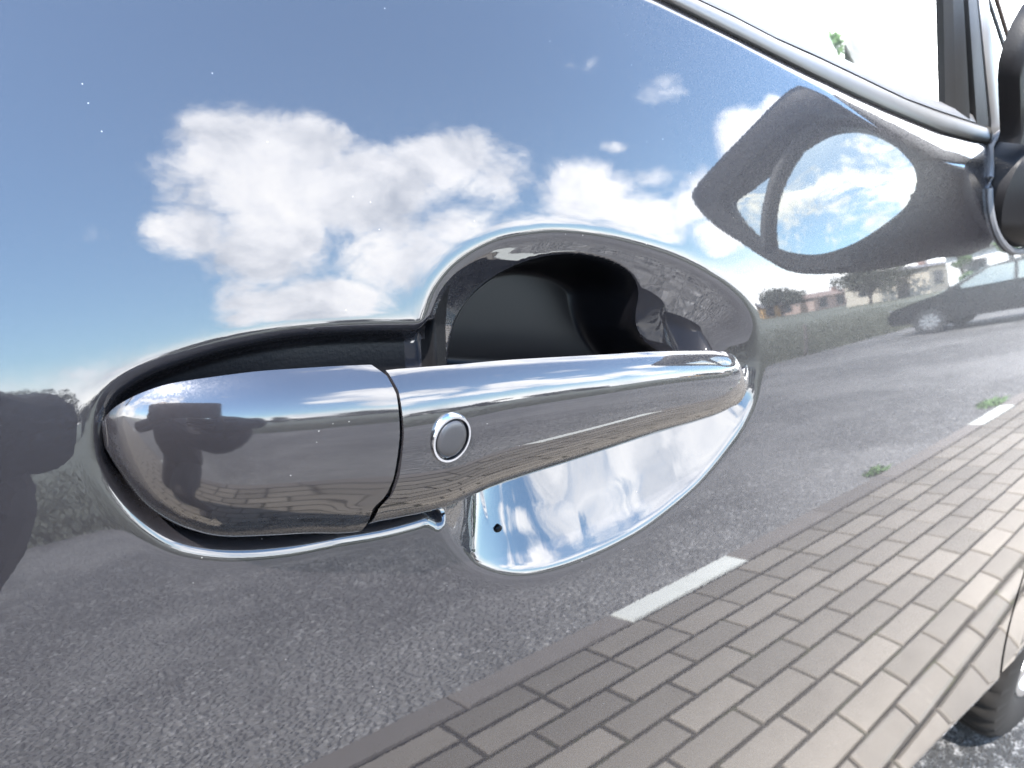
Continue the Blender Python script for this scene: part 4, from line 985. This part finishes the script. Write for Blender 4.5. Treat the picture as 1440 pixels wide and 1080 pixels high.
# dashboard with its rounded instrument hood
m = MB(); rd = []
for y in np.linspace(0.10, 1.60, 12): rd.append([(0.62, y, 0.70), (0.66, y, 0.90), (0.72, y, 0.985), (0.84, y, 1.005), (1.02, y, 0.985), (1.05, y, 0.70)])
m.ring_loft(rd); DASH = m.build('dashboard', INTERIOR, CAR, True, 40)
hp = [(0.806, 1.000), (0.808, 1.060), (0.798, 1.088), (0.789, 1.104), (0.792, 1.109), (0.798, 1.108), (0.812, 1.100), (0.842, 1.086), (0.868, 1.069), (0.885, 1.045), (0.890, 1.000)]
m = MB(); rh_ = []
for y, sx in ((0.286, 0.93), (0.290, 0.985), (0.296, 1.0), (0.304, 1.0), (0.310, 0.985), (0.314, 0.93)):
    rh_.append([(0.83+(x-0.83)*sx, y, 1.0+(z-1.0)*sx) for x, z in hp])
m.ring_loft(rh_); m.build('instrument_hood', POD_MAT, DASH, True, 60)
# seats
for nm, y0 in (('seat', 0.42), ('seat', 1.22)):
    m = MB(); rr = []
    for (x, z, w, d_) in [(-0.05, 0.55, 0.24, 0.10), (-0.10, 0.70, 0.25, 0.10), (-0.17, 0.88, 0.23, 0.08), (-0.22, 0.95, 0.20, 0.06)]:
        rr.append([(x-d_, y0-w, z), (x+d_*0.6, y0-w*0.9, z), (x+d_, y0, z), (x+d_*0.6, y0+w*0.9, z), (x-d_, y0+w, z)])
    m.ring_loft(rr); s_ = m.build(nm, SEAT_MAT, CAR, True, 60)
    m = MB(); m.box((0.22, y0, 0.50), (0.50, 0.48, 0.16), 0, 0.04); m.build('seat_cushion', SEAT_MAT, s_, False)
# windscreen
grid_v = []
m = MB(); m.add([(1.02, 0.10, 1.0), (1.02, 1.58, 1.0), (0.30, 1.46, 1.45), (0.30, 0.20, 1.45), (1.025, 0.10, 1.003), (1.025, 1.58, 1.003), (0.305, 1.46, 1.453), (0.305, 0.20, 1.453)],
    [(0, 1, 2, 3), (7, 6, 5, 4), (0, 4, 5, 1), (1, 5, 6, 2), (2, 6, 7, 3), (3, 7, 4, 0)]); m.build('windscreen', GLASS, CAR, False)
for xw, y in ((-1.15, 0.20), (-1.15, 1.50), (1.50, 1.50)):
    m = MB(); m.tube([(xw, y-0.09, 0.31), (xw, y+0.09, 0.31)], 0.31, 36); m.build('wheel', RUBBER, CAR, True, 40)

# ------------------------------------------------------------------ photographer and phone
def skin_person():
    SH = Vector((-0.15, 0.24, 0.03))
    J = {'pelvis': (-0.34, -0.86, 0.52), 'spine': (-0.31, -0.80, 0.68), 'chest': (-0.27, -0.70, 0.84), 'neck': (-0.24, -0.62, 0.965), 'headb': (-0.225, -0.585, 1.01), 'head': (-0.215, -0.565, 1.07), 'headt': (-0.22, -0.575, 1.145),
         'sr': (-0.10, -0.64, 0.885), 'er': (0.10, -0.50, 0.83), 'wr': (0.000, -0.275, 0.945), 'sl': (-0.42, -0.70, 0.885), 'el': (-0.40, -0.44, 0.80), 'wl': (-0.195, -0.205, 0.965),
         'hr': (-0.24, -0.84, 0.47), 'kr': (-0.10, -0.45, 0.50), 'ar': (-0.12, -0.60, 0.09), 'tr': (-0.10, -0.44, 0.03), 'hl': (-0.44, -0.88, 0.47), 'kl': (-0.50, -0.62, 0.08), 'al': (-0.46, -1.05, 0.09), 'tl': (-0.46, -1.17, 0.03)}
    J = {k: (v if k in ('wr', 'wl') else tuple(Vector(v)+(SH if k not in ('ar', 'tr', 'al', 'tl') else Vector((SH.x, SH.y, 0))))) for k, v in J.items()}
    E = [('pelvis', 'spine'), ('spine', 'chest'), ('chest', 'neck'), ('neck', 'headb'), ('headb', 'head'), ('head', 'headt'), ('chest', 'sr'), ('sr', 'er'), ('er', 'wr'), ('chest', 'sl'), ('sl', 'el'), ('el', 'wl'),
         ('pelvis', 'hr'), ('hr', 'kr'), ('kr', 'ar'), ('ar', 'tr'), ('pelvis', 'hl'), ('hl', 'kl'), ('kl', 'al'), ('al', 'tl')]
    Rr = {'pelvis': .17, 'spine': .17, 'chest': .185, 'neck': .058, 'headb': .062, 'head': .085, 'headt': .065, 'sr': .095, 'er': .066, 'wr': .034, 'sl': .095, 'el': .066, 'wl': .030, 'hr': .095, 'kr': .066, 'ar': .045, 'tr': .035, 'hl': .095, 'kl': .066, 'al': .045, 'tl': .035}
    names = list(J); me = bpy.data.meshes.new('person'); me.from_pydata([J[n] for n in names], [(names.index(a), names.index(b)) for a, b in E], []); me.update()
    o = bpy.data.objects.new('person', me); link(o)
    sk = o.modifiers.new('skin', 'SKIN'); lay = me.skin_vertices[0].data
    for i, n in enumerate(names): lay[i].radius = (Rr[n], Rr[n]); lay[i].use_root = (n == 'pelvis')
    ss = o.modifiers.new('sub', 'SUBSURF'); ss.levels = 2; ss.render_levels = 2
    me.materials.append(CLOTH); 
    tag(o, 'person in dark clothes crouching with a phone held out towards the door', 'person')
    # hair cap, hands with fingers as parts
    hv = MB(); c = Vector((-0.218, -0.582, 1.098))+SH; rr = []
    for i, (s, z) in enumerate([(0.98, -0.03), (1.0, 0.0), (0.93, 0.04), (0.72, 0.075), (0.35, 0.092), (0.05, 0.096)]):
        rr.append([(c.x+0.093*s*math.cos(2*math.pi*k/24), c.y-0.012+0.100*s*math.sin(2*math.pi*k/24), c.z+z*0.75) for k in range(24)])
    hv.ring_loft(rr); hv.build('hair', HAIR, o)
    hm = MB(); hc = Vector((-0.216, -0.568, 1.070))+SH; rr = []
    for k in range(9):
        ph = -math.pi/2+math.pi*k/8; z = math.sin(ph); q = max(0.02, math.cos(ph))
        rr.append([(hc.x+0.074*q*(0.86 if z < -0.3 else 1)*math.cos(2*math.pi*i/28), hc.y+0.092*q*math.sin(2*math.pi*i/28)+(0.008 if z < -0.2 else 0), hc.z+0.112*z) for i in range(28)])
    hm.ring_loft(rr); hd = hm.build('head', SKIN, o, True, None)
    nm = MB(); fy = hc.y+0.090
    nm.add([(hc.x-0.006, fy-0.002, hc.z+0.022), (hc.x+0.006, fy-0.002, hc.z+0.022), (hc.x+0.015, fy-0.004, hc.z-0.022), (hc.x-0.015, fy-0.004, hc.z-0.022), (hc.x, fy+0.018, hc.z-0.018)], [(0, 1, 4), (1, 2, 4), (2, 3, 4), (3, 0, 4)]); nm.build('nose', SKIN, hd)
    for sg in (-1, 1):
        e = MB(); e.ring_loft([[(hc.x+sg*0.030+s_*math.cos(2*math.pi*i/12), fy-0.012+d_, hc.z+0.018+s_*0.55*math.sin(2*math.pi*i/12)) for i in range(12)] for s_, d_ in ((0.013, 0.0), (0.010, 0.006), (0.004, 0.009))]); e.build('eye', HAIR, hd)
        e = MB(); e.ring_loft([[(hc.x+sg*(0.072+d_), hc.y+s_*0.6*math.cos(2*math.pi*i/12), hc.z+s_*math.sin(2*math.pi*i/12)) for i in range(12)] for s_, d_ in ((0.026, 0.0), (0.030, 0.008), (0.016, 0.012))]); e.build('ear', SKIN, hd)
    mm = MB(); mm.tube([(hc.x-0.022, fy-0.016, hc.z-0.050), (hc.x, fy-0.008, hc.z-0.049), (hc.x+0.022, fy-0.016, hc.z-0.050)], [0.003, 0.0055, 0.003], 8); mm.build('mouth', SKIN, hd)
    for (w, tgt, sgn) in (((0.000, -0.275, 0.945), PH['right'], 1), ((-0.195, -0.205, 0.965), PH['left'], -1)):
        w = Vector(w); tgt = Vector(tgt); ax = (tgt-w).normalized(); palm_end = w+(tgt-w)*0.62
        side = CU; hb = MB()
        hb.tube([w-ax*0.02, w, w.lerp(palm_end, 0.5), palm_end], [0.028, 0.026, 0.036, 0.034], 14); hand = hb.build('hand', HAND_DARK, o)
        fb = MB()
        for k in range(4):
            base = palm_end+side*(0.010-0.016*k); l = (0.070, 0.078, 0.074, 0.058)[k]
            mid = base+ax*l*0.4-CF*0.012; tipp = mid-CF*0.012+CR*(-sgn)*l*0.30
            fb.tube([base-ax*0.015, base.lerp(mid, 0.6), mid, mid.lerp(tipp, 0.5), tipp], [0.0095, 0.009, 0.0085, 0.008, 0.006], 8)
        fb.tube([w.lerp(palm_end, 0.4)+side*0.02, palm_end+side*0.03-CF*0.02, palm_end+side*0.022-CF*0.026+CR*(-sgn)*0.03], [0.012, 0.010, 0.007], 8)
        fb.build('fingers', HAND_DARK, hand)
CLOTH = plastic_mat('dark_jacket_cloth', (0.034, 0.031, 0.034), 0.9, 300.0, 0.6)
HAND_DARK = plastic_mat('darkened_hand', (0.02, 0.02, 0.023), 0.9, 300.0, 0.6)  # hands coloured dark so they mirror as a silhouette; gloves are invented
HAIR, _, _ = material('dark_hair', (0.02, 0.015, 0.012), 0.6); SKIN, _, _ = material('skin', (0.35, 0.20, 0.14), 0.55)
# the phone lies behind its own lens, held sideways
pc = Vector(CAM_LOC) - CF*0.012 - CR*0.060 - CU*0.022
PH = {'right': pc+CR*0.030-CU*0.060-CF*0.012, 'left': pc-CR*0.092-CU*0.012-CF*0.012}
def phone():
    t = empty('phone', (0, 0, 0)); tag(t, 'black smartphone held sideways in front of the crouching person', 'phone')
    def slab(name, w, h, d, off, mat):
        m = MB(); rr = []
        def rrect(w, h, r, z): 
            out = []
            for cx, cy, a0 in ((w-r, h-r, 0), (-w+r, h-r, 90), (-w+r, -h+r, 180), (w-r, -h+r, 270)):
                for k in range(5): a = math.radians(a0+90*k/4); out.append(pc+CR*(cx+r*math.cos(a))+CU*(cy+r*math.sin(a))+CF*z)
            return out
        m.ring_loft([rrect(w*0.98, h*0.97, 0.008, off-d/2), rrect(w, h, 0.010, off-d/4), rrect(w, h, 0.010, off+d/4), rrect(w*0.98, h*0.97, 0.008, off+d/2)]); return m.build(name, mat, t, True, 40)
    slab('body', 0.078, 0.037, 0.008, 0.0, DARKPAINT); slab('screen', 0.074, 0.034, 0.0006, -0.0045, WIN)
phone()
skin_person()
